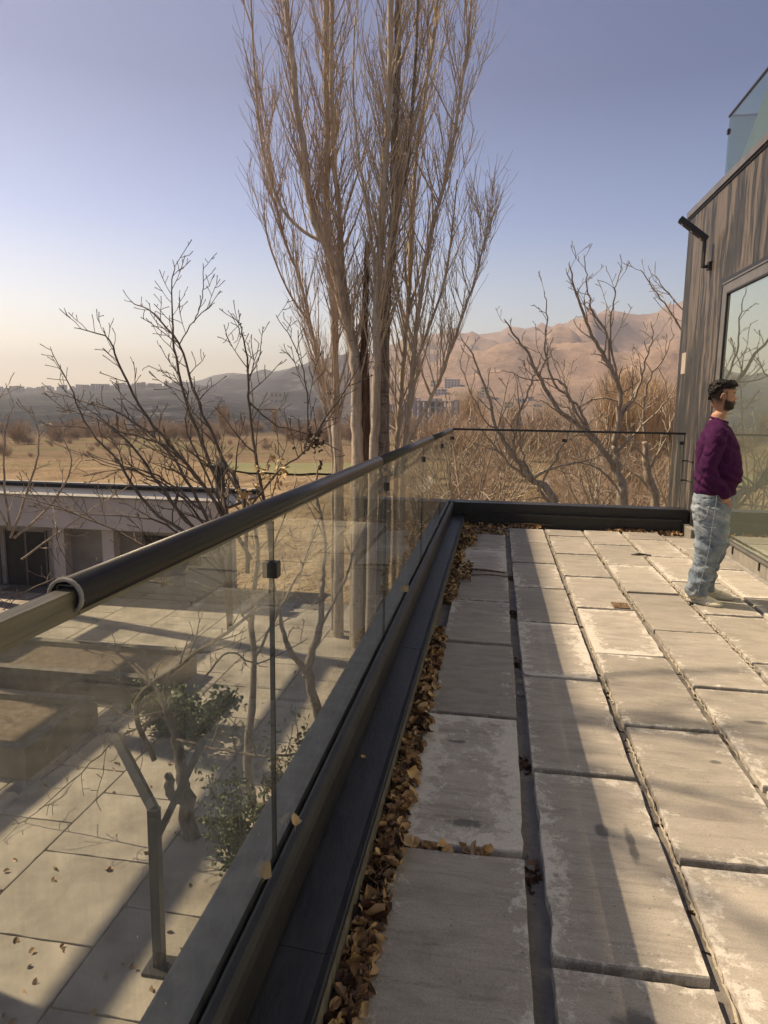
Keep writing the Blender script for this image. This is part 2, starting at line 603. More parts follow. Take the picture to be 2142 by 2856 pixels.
# silhouette of the mountain, of the low ridge on the left and of the front spur
MTN = table([(200, 1115), (430, 1095), (480, 1070), (562, 1061), (594, 1047), (645, 1039), (700, 1046), (775, 1034), (840, 1020), (930, 1004),
             (1033, 987), (1110, 972), (1194, 958), (1270, 939), (1330, 934), (1400, 924), (1452, 917), (1483, 922), (1540, 910),
             (1600, 895), (1660, 887), (1720, 895), (1775, 902), (1830, 885), (1900, 858), (2050, 800), (2300, 760), (2800, 800), (3500, 870)])
SPUR = table([(500, 1120), (700, 1100), (900, 1085), (1100, 1075), (1250, 1030), (1340, 985), (1430, 960), (1520, 968), (1600, 985), (1700, 1010),
              (1800, 960), (1900, 930), (2050, 900), (2600, 950)])
RIDGE = table([(-900, 1120), (-300, 1105), (0, 1092), (120, 1090), (250, 1084), (400, 1078), (480, 1075), (600, 1085), (760, 1110), (900, 1150), (1100, 1200)])


def ground_z(r):
    # metres: flat yard, then a gentle fall to the valley floor
    return -3.5 - 0.02 * max(0.0, min(r, 400.0) - 26.0)


ZB = -11.0


def terr(x, y):
    r = math.hypot(x, y)
    a = math.atan2(x, y)
    z = ground_z(r)
    if r > 24:
        z += (noise.noise((x / 30, y / 30, 0)) * 0.5 + noise.noise((x / 9, y / 9, 3)) * 0.25) * min(1.2, (r - 24) / 60)
    if r < 150:
        return z
    hm = 1.5 + 2500 * float(np.interp(a, *MTN))
    hsp = 1.5 + 1500 * float(np.interp(a, *SPUR))
    hr = 1.5 + 1350 * float(np.interp(a, *RIDGE))
    fold = noise.ridged_multi_fractal(Vector((x / 420, y / 420, 0.3)), 1.0, 2.1, 6, 1.0, 2.0)
    fold2 = noise.noise((x / 130, y / 130, 5))

    def rise(h, r0, r1, r2, amp, p):
        if r < r0 or r > r2:
            return -1e9
        if r <= r1:
            t = (r - r0) / (r1 - r0)
            return ZB + (h - ZB) * t ** p + (amp * (h - ZB)) * math.sin(PI * t) * ((fold - 1.1) + 0.3 * fold2)
        return ZB + (h - ZB) * (1 - (r - r1) / (r2 - r1))
    return max(z, rise(hm, 500, 2500, 5200, 0.42, 1.3), rise(hsp, 330, 1500, 2300, 0.34, 1.25), rise(hr, 150, 1350, 2200, 0.10, 0.9))


def land():
    nr, na = 250, 360
    rs = [6 * (5200 / 6) ** (i / (nr - 1)) for i in range(nr)]
    m = MB()
    for j in range(na):
        a = math.radians(-66 + 128 * j / (na - 1))
        for r in rs:
            x, y = r * math.sin(a), r * math.cos(a)
            m.v.append((x, y, terr(x, y)))
    for j in range(na - 1):
        for i in range(nr - 1):
            k = j * nr + i
            m.f.append((k, k + 1, k + nr + 1, k + nr))
    return m


def hit_ground(px, py, r0=300):
    """where the bearing through the survey mark meets the slope"""
    a, e = px_az(px, py)
    r = r0
    while r < 3000:
        x, y = r * math.sin(a), r * math.cos(a)
        if terr(x, y) >= 1.5 + r * e:
            return r
        r += 8 + r * 0.004
    return 1500


def land_material():
    m, n, b, out = nodes('dry_land')
    v = coords(n, 'World')
    g = N(n, 'NewGeometry')
    ln = N(n, 'VectorMath', operation='LENGTH')
    n.links.new(g.outputs['Position'], ln.inputs[0])
    dist = ln.outputs['Value']
    near = ramp(n, noi(n, v, 0.35, 8, 0.75), [(0.35, (0.17, 0.12, 0.07)), (0.5, (0.31, 0.23, 0.14)), (0.65, (0.40, 0.31, 0.20))])
    field = ramp(n, noi(n, coords(n, 'World', (0.35, 1, 1)), 0.045, 7, 0.7), [(0.36, (0.13, 0.10, 0.065)), (0.5, (0.21, 0.155, 0.10)), (0.60, (0.145, 0.135, 0.07)), (0.7, (0.25, 0.19, 0.13))])
    mtn = ramp(n, noi(n, v, 0.006, 9, 0.7, 0.6), [(0.36, (0.17, 0.12, 0.095)), (0.5, (0.34, 0.24, 0.175)), (0.6, (0.25, 0.17, 0.13)), (0.7, (0.33, 0.23, 0.17))])
    scrub = noi(n, coords(n, 'World', (1, 1, 3)), 0.035, 8, 0.8)
    mt2 = mix(n, ramp(n, scrub, [(0.5, (0, 0, 0)), (0.62, (0.55, 0.55, 0.55))]), mtn, (0.13, 0.10, 0.085))
    sep = N(n, 'SeparateXYZ')
    n.links.new(g.outputs['Position'], sep.inputs[0])
    # wooded, town-covered slope on the left; its bluish dark also paints haze and shade
    left = mathn(n, 'MULTIPLY', mathn(n, 'SUBTRACT', mathn(n, 'DIVIDE', mathn(n, 'MULTIPLY', sep.outputs[0], -1.0), dist), 0.10), 8.0, True)
    town = ramp(n, noi(n, v, 0.03, 9, 0.8), [(0.42, (0.018, 0.022, 0.030)), (0.56, (0.042, 0.047, 0.056)), (0.64, (0.15, 0.145, 0.15))])  # woods and town, with haze and shade painted into the colour
    mt2 = mix(n, left, mt2, town)
    lowm = ramp(n, mathn(n, 'MULTIPLY', mathn(n, 'ADD', sep.outputs[2], 10), 0.02, True), [(0.0, (1, 1, 1)), (0.9, (0, 0, 0))])
    mt2 = mix(n, mathn(n, 'MULTIPLY', mathn(n, 'MULTIPLY', lowm, 0.7), mathn(n, 'SUBTRACT', 1.0, left)), mt2, ramp(n, noi(n, v, 0.05, 8, 0.8), [(0.4, (0.08, 0.065, 0.05)), (0.65, (0.22, 0.165, 0.12))]))
    c = mix(n, mathn(n, 'MULTIPLY', mathn(n, 'SUBTRACT', dist, 40.0), 0.02, True), near, field)
    c = mix(n, mathn(n, 'MULTIPLY', mathn(n, 'SUBTRACT', dist, 150.0), 0.012, True), c, mt2)
    n.links.new(c, b.inputs['Base Color'])
    b.inputs['Roughness'].default_value = 1
    b.inputs['Specular IOR Level'].default_value = 0.05
    bump(n, b, mathn(n, 'ADD', noi(n, v, 0.05, 9, 0.72), mathn(n, 'MULTIPLY', noi(n, v, 0.011, 9, 0.7, 0.8), mathn(n, 'MULTIPLY', mathn(n, 'SUBTRACT', dist, 300.0), 0.009, True))), 0.9, 4.5)
    return m


land().build('ground', land_material(), smooth=True, kind='structure')

# far side of the world, so that the ground reaches the horizon all round
gb = MB()
gb.add([(-6000, -6000, -14.0), (6000, -6000, -14.0), (6000, 6000, -14.0), (-6000, 6000, -14.0)], [(0, 1, 2, 3)])
gb.build('plain', MAT['soil'], kind='structure')


# green field: a thin sheet lying on the ground


ground_at = terr


def sheet(a0, a1, r0, r1, na, nr, lift, skew=0.0, taper=False):
    m = MB()
    for j in range(na + 1):
        a = a0 + (a1 - a0) * j / na
        for i in range(nr + 1):
            wob = 1 + 0.02 * noise.noise((a * 9, i * 0.4, 1))
            t_ = min(1, j / (na * .35)) ** .6 if taper else 1
            mid = r1 - (r1 - r0) * t_ * (1 + .25 * noise.noise((a * 30, 3, 1)))
            r = (mid + (r1 - mid) * i / nr) * wob
            x, y = r * math.sin(a), r * math.cos(a)
            m.v.append((x, y, ground_at(x, y) + lift))
    for j in range(na):
        for i in range(nr):
            k = j * (nr + 1) + i
            m.f.append((k, k + 1, k + nr + 2, k + nr + 1))
    return m


MAT['grassgreen'] = pmat('green_field', (0.12, 0.125, 0.045), (0.185, 0.17, 0.08), 0.16, 1, 0.3, kind='World', stretch=(.5, 1, 1))
MAT['path'] = pmat('gravel_path', (0.40, 0.34, 0.27), (0.50, 0.43, 0.35), 1.2, 1, 0.3, kind='World')
a0 = px_az(560, 1300)[0]
a1 = px_az(1160, 1300)[0]
sheet(a0, a1, 53, 66, 40, 12, 0.16, taper=True).build('field', MAT['grassgreen'], smooth=True, kind='structure')
a0 = px_az(1265, 1300)[0]
a1 = px_az(1385, 1300)[0]
sheet(a0, a1, 52, 60, 16, 8, 0.16, taper=True).build('field', MAT['grassgreen'], smooth=True, kind='structure')
pm = MB()
pp = [(6.5, 27), (5.5, 32), (4.6, 38), (4.5, 46), (7.5, 56), (13, 62)]
for i, (x, y) in enumerate(pp):
    wd = 1.6 + 0.12 * i
    for s in (-1, 1):
        pm.v.append((x + s * wd, y, ground_at(x + s * wd, y) + 0.35))
for i in range(len(pp) - 1):
    pm.f.append((2 * i, 2 * i + 1, 2 * i + 3, 2 * i + 2))
pm.build('path', MAT['path'], kind='structure')


# ------------------------------------------------------------------ haze
hz = MB().box(-5600, 5600, -5600, 5600, -30, 345)
hm = bpy.data.materials.new('haze_air')
hm.use_nodes = True
hn = hm.node_tree
hn.nodes.clear()
ho = hn.nodes.new('ShaderNodeOutputMaterial')
pv = hn.nodes.new('ShaderNodeVolumePrincipled')
pv.inputs['Color'].default_value = (0.86, 0.88, 0.94, 1)
pv.inputs['Density'].default_value = 0.00040
pv.inputs['Anisotropy'].default_value = 0.45
hn.links.new(pv.outputs[0], ho.inputs['Volume'])
hz.build('haze', hm, kind='stuff')

# ================================================================== TERRACE
GX = -0.56          # glass plane of the left balustrade
FY = 9.1            # far glass plane
WX = 2.40           # facade plane

fl = MB().box(-0.36, WX + 0.05, -1.2, 8.99, -0.35, -0.034).build('terrace_floor', 'bed', kind='structure')


def slab_mesh(x0, x1, y0, y1, seed, cut=None):
    rr = random.Random(seed)
    n1, n2 = 8, 16
    ring = []
    for i in range(n1):
        ring.append((x0 + (x1 - x0) * i / n1, y0))
    for i in range(n2):
        ring.append((x1, y0 + (y1 - y0) * i / n2))
    for i in range(n1):
        ring.append((x1 - (x1 - x0) * i / n1, y1))
    for i in range(n2):
        ring.append((x0, y1 - (y1 - y0) * i / n2))
    cx, cy = (x0 + x1) / 2, (y0 + y1) / 2
    if cut:
        ring = [(x, y) if not (x < x0 + 0.16 and y > y1 - 0.16 and (x - x0) + (y1 - y) < 0.16) else
                (x + (0.16 - (x - x0) - (y1 - y)) / 2, y - (0.16 - (x - x0) - (y1 - y)) / 2) for x, y in ring]
    j = []
    for x, y in ring:
        d = rr.uniform(0, 0.004) + (rr.random() < 0.10) * rr.uniform(0.002, 0.010)
        sx = -1 if x > cx else 1
        sy = -1 if y > cy else 1
        j.append((x + sx * d, y + sy * d))
    m = MB()
    n = len(j)
    lo = [(x, y, -0.06) for x, y in j]
    mid = [(x, y, -0.006) for x, y in j]
    top = [(cx + (x - cx) * (1 - 0.012), cy + (y - cy) * (1 - 0.005), 0.0) for x, y in j]
    m.loft([lo, mid, top])
    return m


XS = [(-0.285, 0.155), (0.205, 0.622), (0.662, 1.078), (1.118, 1.533), (1.573, 1.985), (2.025, 2.392)]
YJ = [[-0.8, 0.2, 1.2, 2.21, 3.27, 4.34, 5.33, 6.33, 7.28, 8.22],
      [-1.1, -0.25, 0.75, 1.755, 2.79, 3.83, 4.855, 5.82, 6.78, 7.82, 8.72],
      [-0.8, 0.24, 1.25, 2.27, 3.29, 4.295, 5.305, 6.32, 7.3, 8.3, 8.74],
      [-1.1, -0.2, 0.79, 1.8, 2.82, 3.85, 4.84, 5.84, 6.87, 7.87, 8.78],
      [-0.8, 0.25, 1.27, 2.3, 3.3, 4.3, 5.3, 6.3, 7.33, 8.3, 8.8],
      [-1.1, -0.2, 0.8, 1.82, 2.85, 3.85, 4.85, 5.85, 6.87, 7.87, 8.53]]
sd = 0
for ci, (xa, xb) in enumerate(XS):
    for k in range(len(YJ[ci]) - 1):
        sd += 1
        ya, yb = YJ[ci][k] + 0.016, YJ[ci][k + 1] - 0.016
        jx = rnd.uniform(-0.004, 0.004)
        m = slab_mesh(xa + jx, xb + jx, ya, yb, sd, cut=(ci == 0 and k == len(YJ[0]) - 2))
        o = m.build('paving_slab', 'slab', fl, origin=((xa + xb) / 2, (ya + yb) / 2, 0))
        o.rotation_euler = (rnd.uniform(-.0035, .0035), rnd.uniform(-.006, .006), rnd.uniform(-.003, .003))
        o.location.z += rnd.uniform(-0.004, 0.004)

# mortar ridges squeezed up beside the sunlit joints
rm = MB()
for xj in (0.642, 1.098, 1.553, 2.005):
    y = 0.9
    while y < 8.6:
        L = rnd.uniform(0.12, 0.4)
        if rnd.random() < 0.7:
            xx = xj + 0.016
            pr = []
            k = max(6, int(L / .018))
            for i in range(k + 1):
                yy = y + L * i / k
                pr.append((xx + rnd.uniform(-.003, .002), yy, -0.018 + rnd.uniform(-.008, .008)))
            rm.tube(pr, [rnd.uniform(.0025, .0075) for _ in pr], 4)
        y += L
rm.build('mortar_ridge', pmat('mortar', (0.30, 0.27, 0.21), (0.42, 0.38, 0.30), 30, 1, 0.7, kind='World'), fl, smooth=False, kind='stuff')

# crumbs of mortar in the joints
cm = MB()
for _ in range(420):
    c = rnd.choice([0.18, 0.642, 1.098, 1.553, 2.005])
    x, y = c + rnd.uniform(-.02, .02), rnd.uniform(1.0, 8.5) ** 1.0
    s = rnd.uniform(.003, .008)
    z = -0.032
    p = [(x + rnd.uniform(-s, s), y + rnd.uniform(-s, s), z + rnd.uniform(0, s)) for _ in range(4)]
    cm.add(p, [(0, 1, 2), (0, 2, 3), (0, 3, 1), (1, 3, 2)])
cm.build('mortar_crumbs', 'bed', fl, kind='stuff')

# the little patch hole filled with rusty gravel
hx0, hy0 = 0.93, 5.335
hole = MB().box(hx0, hx0 + 0.125, hy0 - 0.005, hy0 + 0.14, 0.0045, 0.0062)
pt = thing('gravel_patch', (hx0, hy0, 0.004), 'small square patch of rusty gravel set in a slab edge', 'patch')
hole.build('gravel_bed', 'rust', pt)
gm = MB()
for _ in range(140):
    x, y, s = hx0 + rnd.uniform(.004, .121), hy0 + rnd.uniform(.0, .135), rnd.uniform(.003, .007)
    p = [(x + rnd.uniform(-s, s), y + rnd.uniform(-s, s), .006 + rnd.uniform(0, s * 1.4)) for _ in range(4)]
    gm.add(p, [(0, 1, 2), (0, 2, 3), (0, 3, 1), (1, 3, 2)])
gm.build('gravel', 'rust', pt, kind='stuff')

# ------------------------------------------------------------------ left parapet
par = thing('parapet', (-0.6, 4, 0), 'low dark metal-clad parapet running along the left edge of the terrace', 'parapet')
MB().box(-0.72, -0.36, -1.2, 9.3, -0.42, -0.06).build('parapet_base', 'bed', par)
MB().box(-0.700, -0.57, -1.2, 9.36, -0.05, 0.20).build('outer_coping', 'coping', par, bevel=0.006)
# clamp channel with rounded shoulder, in lengths
prof = [(-0.545, 0.262), (-0.535, 0.268), (-0.52, 0.264), (-0.506, 0.250), (-0.500, 0.23), (-0.499, 0.17), (-0.505, 0.115), (-0.545, 0.10)]
ys = [-1.2, 1.02, 3.33, 5.62, 7.9, 9.0]
for i in range(len(ys) - 1):
    MB().prism(prof, ys[i] + 0.0015, ys[i + 1] - 0.0015).build('channel_cover', 'flash', par)
MB().prism([(-0.569, 0.19), (-0.569, 0.255), (-0.565, 0.262), (-0.566, 0.19)][::-1], -1.2, 9.1).build('outer_seal', 'black', par)
for i in range(len(ys) - 1):
    dz = 0.0
    sh = [(-0.538, 0.098), (-0.515, 0.104), (-0.385, 0.094), (-0.3655, 0.101), (-0.3605, 0.099), (-0.3605, -0.045), (-0.3635, -0.045), (-0.366, 0.09), (-0.538, 0.084)]
    y0s, y1s = ys[i] + 0.55, ys[i + 1] + 0.55 - 0.002
    y1s = min(y1s, 9.0)
    if i == 0:
        y0s = -1.2
    if y1s > y0s:
        MB().prism(sh[::-1], y0s, y1s).build('gutter_flashing', 'flash', par)
MB().box(-0.3595, -0.3575, -1.2, 8.99, -0.04, 0.085).build('flashing_rim', 'rim', par)

# ------------------------------------------------------------------ far parapet
fp = thing('parapet', (0.9, 9.1, 0), 'low black parapet across the far end of the terrace below the glass', 'parapet')
MB().box(-0.498, WX - 0.02, 9.0, 9.085, -0.2, 0.262).build('upstand', 'black', fp)
MB().box(-0.57, WX - 0.02, 9.115, 9.30, -0.2, 0.255).build('outer_coping', 'black', fp)
MB().box(-0.36, 2.29, 8.9, 8.998, 0.120, 0.138).build('ledge', 'rail', fp)
MB().box(-0.36, 2.29, 8.93, 8.997, -0.05, 0.118).build('kicker', 'black', fp)

# ------------------------------------------------------------------ left balustrade
bal = thing('glass_balustrade', (GX, 4.5, 0.27), 'long dusty glass balustrade with black tubular handrail on the left parapet', 'balustrade')
YJG = [-0.20, 1.70, 3.60, 5.50, 7.40, 9.095]
for i in range(5):
    y0, y1 = YJG[i] + 0.004, YJG[i + 1] - 0.004
    g = MB().box(GX - 0.006, GX + 0.006, y0, y1, 0.15, 1.218 - 0.0055 * i).build('glass_pane', 'glass', bal)
    MB().box(GX - 0.0065, GX + 0.0065, y1 + 0.0018, y1 + 0.0062, 0.15, 1.2).build('pane_edge', 'black', g)
for y in YJG[1:5]:
    c = MB().box(GX - 0.020, GX + 0.020, y - 0.017, y + 0.017, 1.052, 1.094).build('clamp', 'black', bal, bevel=0.003)
# handrail core: laminated strip, bare near the camera
cb = MB().box(GX - 0.0125, GX + 0.0125, 0.2, 9.08, 1.185, 1.221)
cb.v = [(x, y, z + 0.027 - 0.0066 * (y - 0.8)) for x, y, z in cb.v]
cb.build('rail_core', 'core', bal)
# cap: open C-shaped tube slipped over the core
def cap_profile(r, t, a0=-50, a1=230, n=22):
    out = [(GX + r * math.cos(math.radians(a0 + (a1 - a0) * i / n)), 1.212 + r * math.sin(math.radians(a0 + (a1 - a0) * i / n))) for i in range(n + 1)]
    inn = [(GX + (r - t) * math.cos(math.radians(a1 - (a1 - a0) * i / n)), 1.212 + (r - t) * math.sin(math.radians(a1 - (a1 - a0) * i / n))) for i in range(n + 1)]
    return out + inn


def rail_dz(y):
    return 0.027 - 0.0066 * (y - 0.8)


def cap_tube(y0, y1, name='handrail'):
    pr = cap_profile(0.0255, 0.004)
    n = len(pr)
    h = n // 2
    m = MB()
    m.v = [(x, y0, z + rail_dz(y0)) for x, z in pr] + [(x, y1, z + rail_dz(y1)) for x, z in pr]
    for i in range(n):
        j = (i + 1) % n
        m.f.append((i, n + i, n + j, j))
    for k in (0, n):
        for i in range(h - 1):
            q = (k + i, k + i + 1, k + n - 2 - i, k + n - 1 - i)
            m.f.append(q if k == 0 else q[::-1])
    return m.build(name, 'rail', bal, smooth=False)


for (a, b) in [(0.83, 3.36), (3.364, 6.2), (6.204, 9.09)]:
    o = cap_tube(a, b)
    for p in o.data.polygons:
        if len(p.vertices) == 4 and abs(p.normal.y) < 0.5:
            p.use_smooth = True
# worn rim of the cap end
wr = MB()
pts = [(GX + 0.0238 * math.cos(math.radians(a)), 0.8285, 1.239 + 0.0238 * math.sin(math.radians(a))) for a in range(-48, 230, 8)]
wr.tube(pts, [0.0028 + rnd.uniform(-.0006, .0008) for _ in pts], 6)
wr.build('cap_end', 'coping', bal, smooth=True)
inr = MB()
pts = [(GX - 0.0155, 0.835, 1.215), (GX - 0.0155, 0.835, 1.2505), (GX - 0.013, 0.835, 1.253), (GX + 0.013, 0.835, 1.253), (GX + 0.0155, 0.835, 1.2505), (GX + 0.0155, 0.835, 1.215)]
inr.tube(pts, 0.0013, 5)
inr.build('inner_channel', 'rim', bal)

# ------------------------------------------------------------------ far balustrade
fb = thing('glass_balustrade', (0.9, FY, 0.27), 'glass balustrade with thin flat black rail across the far end of the terrace', 'balustrade')
for (xa, xb) in [(-0.545, 0.853), (0.861, 2.285)]:
    MB().box(xa, xb, FY - 0.006, FY + 0.006, 0.2, 1.18).build('glass_pane', 'glass_far', fb)
MB().box(-0.575, 2.30, FY - 0.018, FY + 0.018, 1.181, 1.208).build('handrail', 'black', fb, bevel=0.002)
MB().box(2.286, 2.294, FY - 0.008, FY + 0.008, 0.2, 1.18).build('pane_edge', 'glass_edge', fb)
MB().box(-0.567, -0.553, FY - 0.008, FY + 0.008, 0.27, 1.18).build('pane_edge', 'glass_edge', fb)
for x in (-0.555, 0.857, 2.262):
    MB().box(x - 0.028, x + 0.028, FY - 0.022, FY + 0.022, 1.058, 1.098).build('clamp', 'black', fb, bevel=0.003)
for z in (0.62, 0.86):
    MB().tube([(2.28, FY, z), (2.33, FY, z + .004), (2.398, FY - 0.05, z - 0.01)], [.012, .008, .012], 6).build('wall_bracket', 'black', fb)

# ================================================================== HOUSE ON THE RIGHT
hs_ = thing('house', (5, 3, 0), 'house wall of veined stone, branch shadows in its colour, with a big mirrored window on the right of the terrace', 'house')
# facade as stone cladding pieces around the window
WY1, WZ1 = 8.475, 2.87


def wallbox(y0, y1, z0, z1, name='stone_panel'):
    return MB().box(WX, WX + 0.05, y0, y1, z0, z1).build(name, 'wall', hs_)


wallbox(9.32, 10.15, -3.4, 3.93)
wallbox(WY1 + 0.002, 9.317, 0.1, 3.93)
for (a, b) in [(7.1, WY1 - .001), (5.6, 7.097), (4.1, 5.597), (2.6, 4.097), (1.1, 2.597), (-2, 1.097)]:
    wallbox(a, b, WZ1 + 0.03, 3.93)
MB().box(WX + 0.052, 8.5, -2, 10.149, -3.4, 3.93 - 0.01).build('wall_core', 'grey_render', hs_)
MB().box(WX - 0.03, 8.52, -2.02, 10.19, 3.96, 4.035).build('roof_coping', 'frame', hs_)
MB().box(WX - 0.012, WX + 0.06, -2.02, 10.17, 3.932, 3.958).build('shadow_gap', 'black', hs_)
wf = MB().box(WX - 0.008, WX + 0.04, -1, WY1, WZ1 - 0.012, WZ1 + 0.028).build('window', 'black', hs_)
MB().box(WX - 0.014, WX + 0.04, -1, 8.43, WZ1 - 0.03, WZ1 - 0.013).build('frame', 'frame', wf)
MB().box(WX - 0.01, WX + 0.04, 8.43, WY1, 0.168, WZ1 - 0.013).build('frame', 'black', wf)
MB().box(WX - 0.005, WX + 0.04, -1, 8.429, WZ1 - 0.13, WZ1 - 0.031).build('frame', 'frame', wf)
MB().box(WX - 0.005, WX + 0.04, 8.26, 8.429, 0.168, WZ1 - 0.131).build('frame', 'frame', wf)
MB().box(WX - 0.012, WX + 0.04, -1, 8.259, WZ1 - 0.150, WZ1 - 0.131).build('frame', 'black', wf)
MB().box(WX - 0.012, WX + 0.04, 8.24, 8.259, 0.168, WZ1 - 0.151).build('frame', 'black', wf)
MB().box(WX + 0.008, WX + 0.03, -1, 8.239, 0.175, WZ1 - 0.151).build('pane', 'mirror', wf)
MB().box(WX - 0.02, WX + 0.045, -1, 8.26, 0.150, 0.1675).build('sill', 'frame', wf)
yy = 8.44
for i, L in enumerate([0.55, 0.7, 0.72, 0.72, 0.72, 1.5, 1.5, 1.5, 1.5]):
    MB().box(WX + 0.0, WX + 0.045, yy - L + 0.006, yy, -0.05, 0.149).build('plinth_panel', 'plinth', hs_)
    yy -= L
MB().box(2.31, WX - .002, 8.56, 8.99, -0.05, 0.092).build('plinth_block', 'plinth', hs_, bevel=0.004)
MB().box(WX - 0.016, WX + 0.01, 8.45, 10.1, 0.06, 0.098).build('skirting', 'black', hs_)
MB().box(WX - 0.045, WX - 0.001, 2.0, 8.5, -0.05, 0.012).build('sealant_strip', 'coping', hs_)
for y in (6.62, 7.35):
    MB().box(WX - 0.012, WX - 0.001, y, y + .02, 0.06, 0.13).build('weep_vent', 'black', hs_)
# upper storey
MB().box(3.4, 8.4, -2, 7.9, 4.036, 6.8).build('upper_wall', 'white', hs_)
ub = thing('glass_balustrade', (2.42, 5, 4.04), 'glass balustrade with thin black rail up on the roof edge of the house', 'balustrade')
MB().box(2.425, 2.437, 6.4, 8.83, 4.036, 4.70).build('glass_pane', 'glass_up', ub)
MB().box(2.425, 2.437, 3.0, 6.39, 4.036, 4.70).build('glass_pane', 'glass_up', ub)
MB().box(2.44, 5.6, 8.818, 8.83, 4.036, 4.70).build('glass_pane', 'glass_up', ub)
MB().box(2.418, 2.444, 3.0, 8.84, 4.701, 4.722).build('handrail', 'black', ub)
MB().box(2.445, 5.6, 8.815, 8.833, 4.701, 4.722).build('handrail', 'glass_edge', ub)
MB().box(2.412, 2.45, 8.79, 8.835, 4.52, 4.57).build('clamp', 'black', ub)
# sloping white wedge behind the upper glass
MB().prism_x([(8.74, 4.037), (5.0, 4.037), (5.0, 5.3), (6.9, 5.3)], 2.50, 2.62).build('white_wedge', 'white', hs_)

# spotlight
sp = thing('wall_spotlight', (2.4, 9.0, 3.1), 'black bar spotlight with three lamps on a bent arm high on the house wall', 'spotlight')
MB().box(2.36, 2.399, 8.93, 9.03, 3.10, 3.19).build('wall_plate', 'black', sp, bevel=0.003)
MB().tube([(2.37, 8.98, 3.14), (2.30, 8.98, 3.14)], 0.02, 4).tube([(2.31, 8.98, 3.125), (2.31, 8.98, 3.45)], 0.02, 4).build('arm', 'black', sp)
A, B_ = Vector((2.325, 8.96, 3.435)), Vector((2.03, 9.03, 3.685))
d = (B_ - A).normalized()
sd_ = Vector((0, 1, 0)).cross(d).normalized()
hd = MB()
w = Vector((0, 1, 0)) - d * d.y
w.normalize()
up = d.cross(w).normalized()
cor = [A + w * (s * 0.045) + up * (t * 0.03) for s, t in ((-1, -1), (1, -1), (1, 1), (-1, 1))]
cor2 = [p + d * (B_ - A).length for p in cor]
hd.add(cor + cor2, [(0, 3, 2, 1), (4, 5, 6, 7), (0, 1, 5, 4), (1, 2, 6, 5), (2, 3, 7, 6), (3, 0, 4, 7)])
hd.build('lamp_head', 'black', sp)
MAT['lens'] = pmat('lamp_lens', (0.7, 0.68, 0.6), (0.8, 0.78, 0.7), 9, 0.15, 0)
dn = up if up.z < 0 else -up
for k in (0.16, 0.5, 0.84):
    c = A + d * ((B_ - A).length * k) + dn * 0.030 - w * 0.012
    l = MB().tube([c, c + dn * 0.006], 0.020, 12).build('lamp_ring', 'rim', sp)
    MB().tube([c + dn * 0.0065, c + dn * 0.010], 0.014, 10).build('lens', 'lens', l)

# paper notice on the wall
nt_ = MB().box(WX - 0.003, WX - 0.0005, 9.78, 9.98, 1.95, 2.22).build('wall_notice', 'paper', origin=(WX, 9.88, 2.1),
      label='small pale paper notice stuck on the far edge of the stone house wall', cat='notice')

# ================================================================== COURTYARD BELOW
cy = MB().box(-18, -0.75, -3, 15.85, -3.52, -3.245).build('courtyard', 'bed', kind='structure')
tm = None
cnt = 0
TS = 1.25
for i in range(13):
    for j in range(17):
        x0 = -0.78 - (i + 1) * TS
        y0 = -2.9 + j * TS * 0.9 + (i % 2) * 0.5
        if x0 / max(0.1, y0 + TS) < -1.15 or y0 < 1.0 or y0 > 14.6:
            continue
        if tm is None:
            tm = slab_mesh(0.004, TS - 0.004, 0.004, TS * 0.9 - 0.004, 999).build('paving_tile', 'tile', cy)
            o = tm
        else:
            o = tm.copy()
            COL.objects.link(o)
            o.parent = cy
        o.location = (x0, y0, -3.2)
        cnt += 1


def planter(x0, y0, x1, y1, h, label):
    t = thing('planter_box', ((x0 + x1) / 2, (y0 + y1) / 2, -3.2), label, 'planter')
    w = 0.16
    z0, z1 = -3.2, -3.2 + h
    MB().box(x0, x1, y0, y0 + w, z0, z1).build('side_wall', 'planter', t)
    MB().box(x0, x1, y1 - w, y1, z0, z1).build('side_wall', 'planter', t)
    MB().box(x0, x0 + w, y0 + w, y1 - w, z0, z1 - .002).build('side_wall', 'planter', t)
    MB().box(x1 - w, x1, y0 + w, y1 - w, z0, z1 - .002).build('side_wall', 'planter', t)
    MB().box(x0 + w, x1 - w, y0 + w, y1 - w, z0, z1 - 0.09).build('soil_fill', 'soil', t)


planter(-9.5, 7.3, -5.6, 8.9, 0.42, 'low stone planter box of bare soil at the left of the courtyard')
planter(-10.5, 9.6, -5.0, 11.0, 0.45, 'low stone planter box farther back in front of the white building')

# post with beams (pergola corner)
pg = thing('garden_post', (-2.61, 4.86, -3.2), 'dark metal post with two raking arms standing in the courtyard seen through the glass', 'post')
MB().box(-2.65, -2.57, 4.82, 4.90, -3.17, -1.75).build('post', 'black', pg)
MB().box(-2.72, -2.50, 4.75, 4.97, -3.2, -3.17).build('base_plate', 'black', pg)
MB().tube([(-2.61, 4.86, -1.76), (-3.2, 5.34, -1.42)], 0.05, 4).build('arm', 'black', pg)
MB().tube([(-2.61, 4.86, -2.05), at(570, 2060, 5.2)], 0.035, 4).build('arm', 'black', pg)

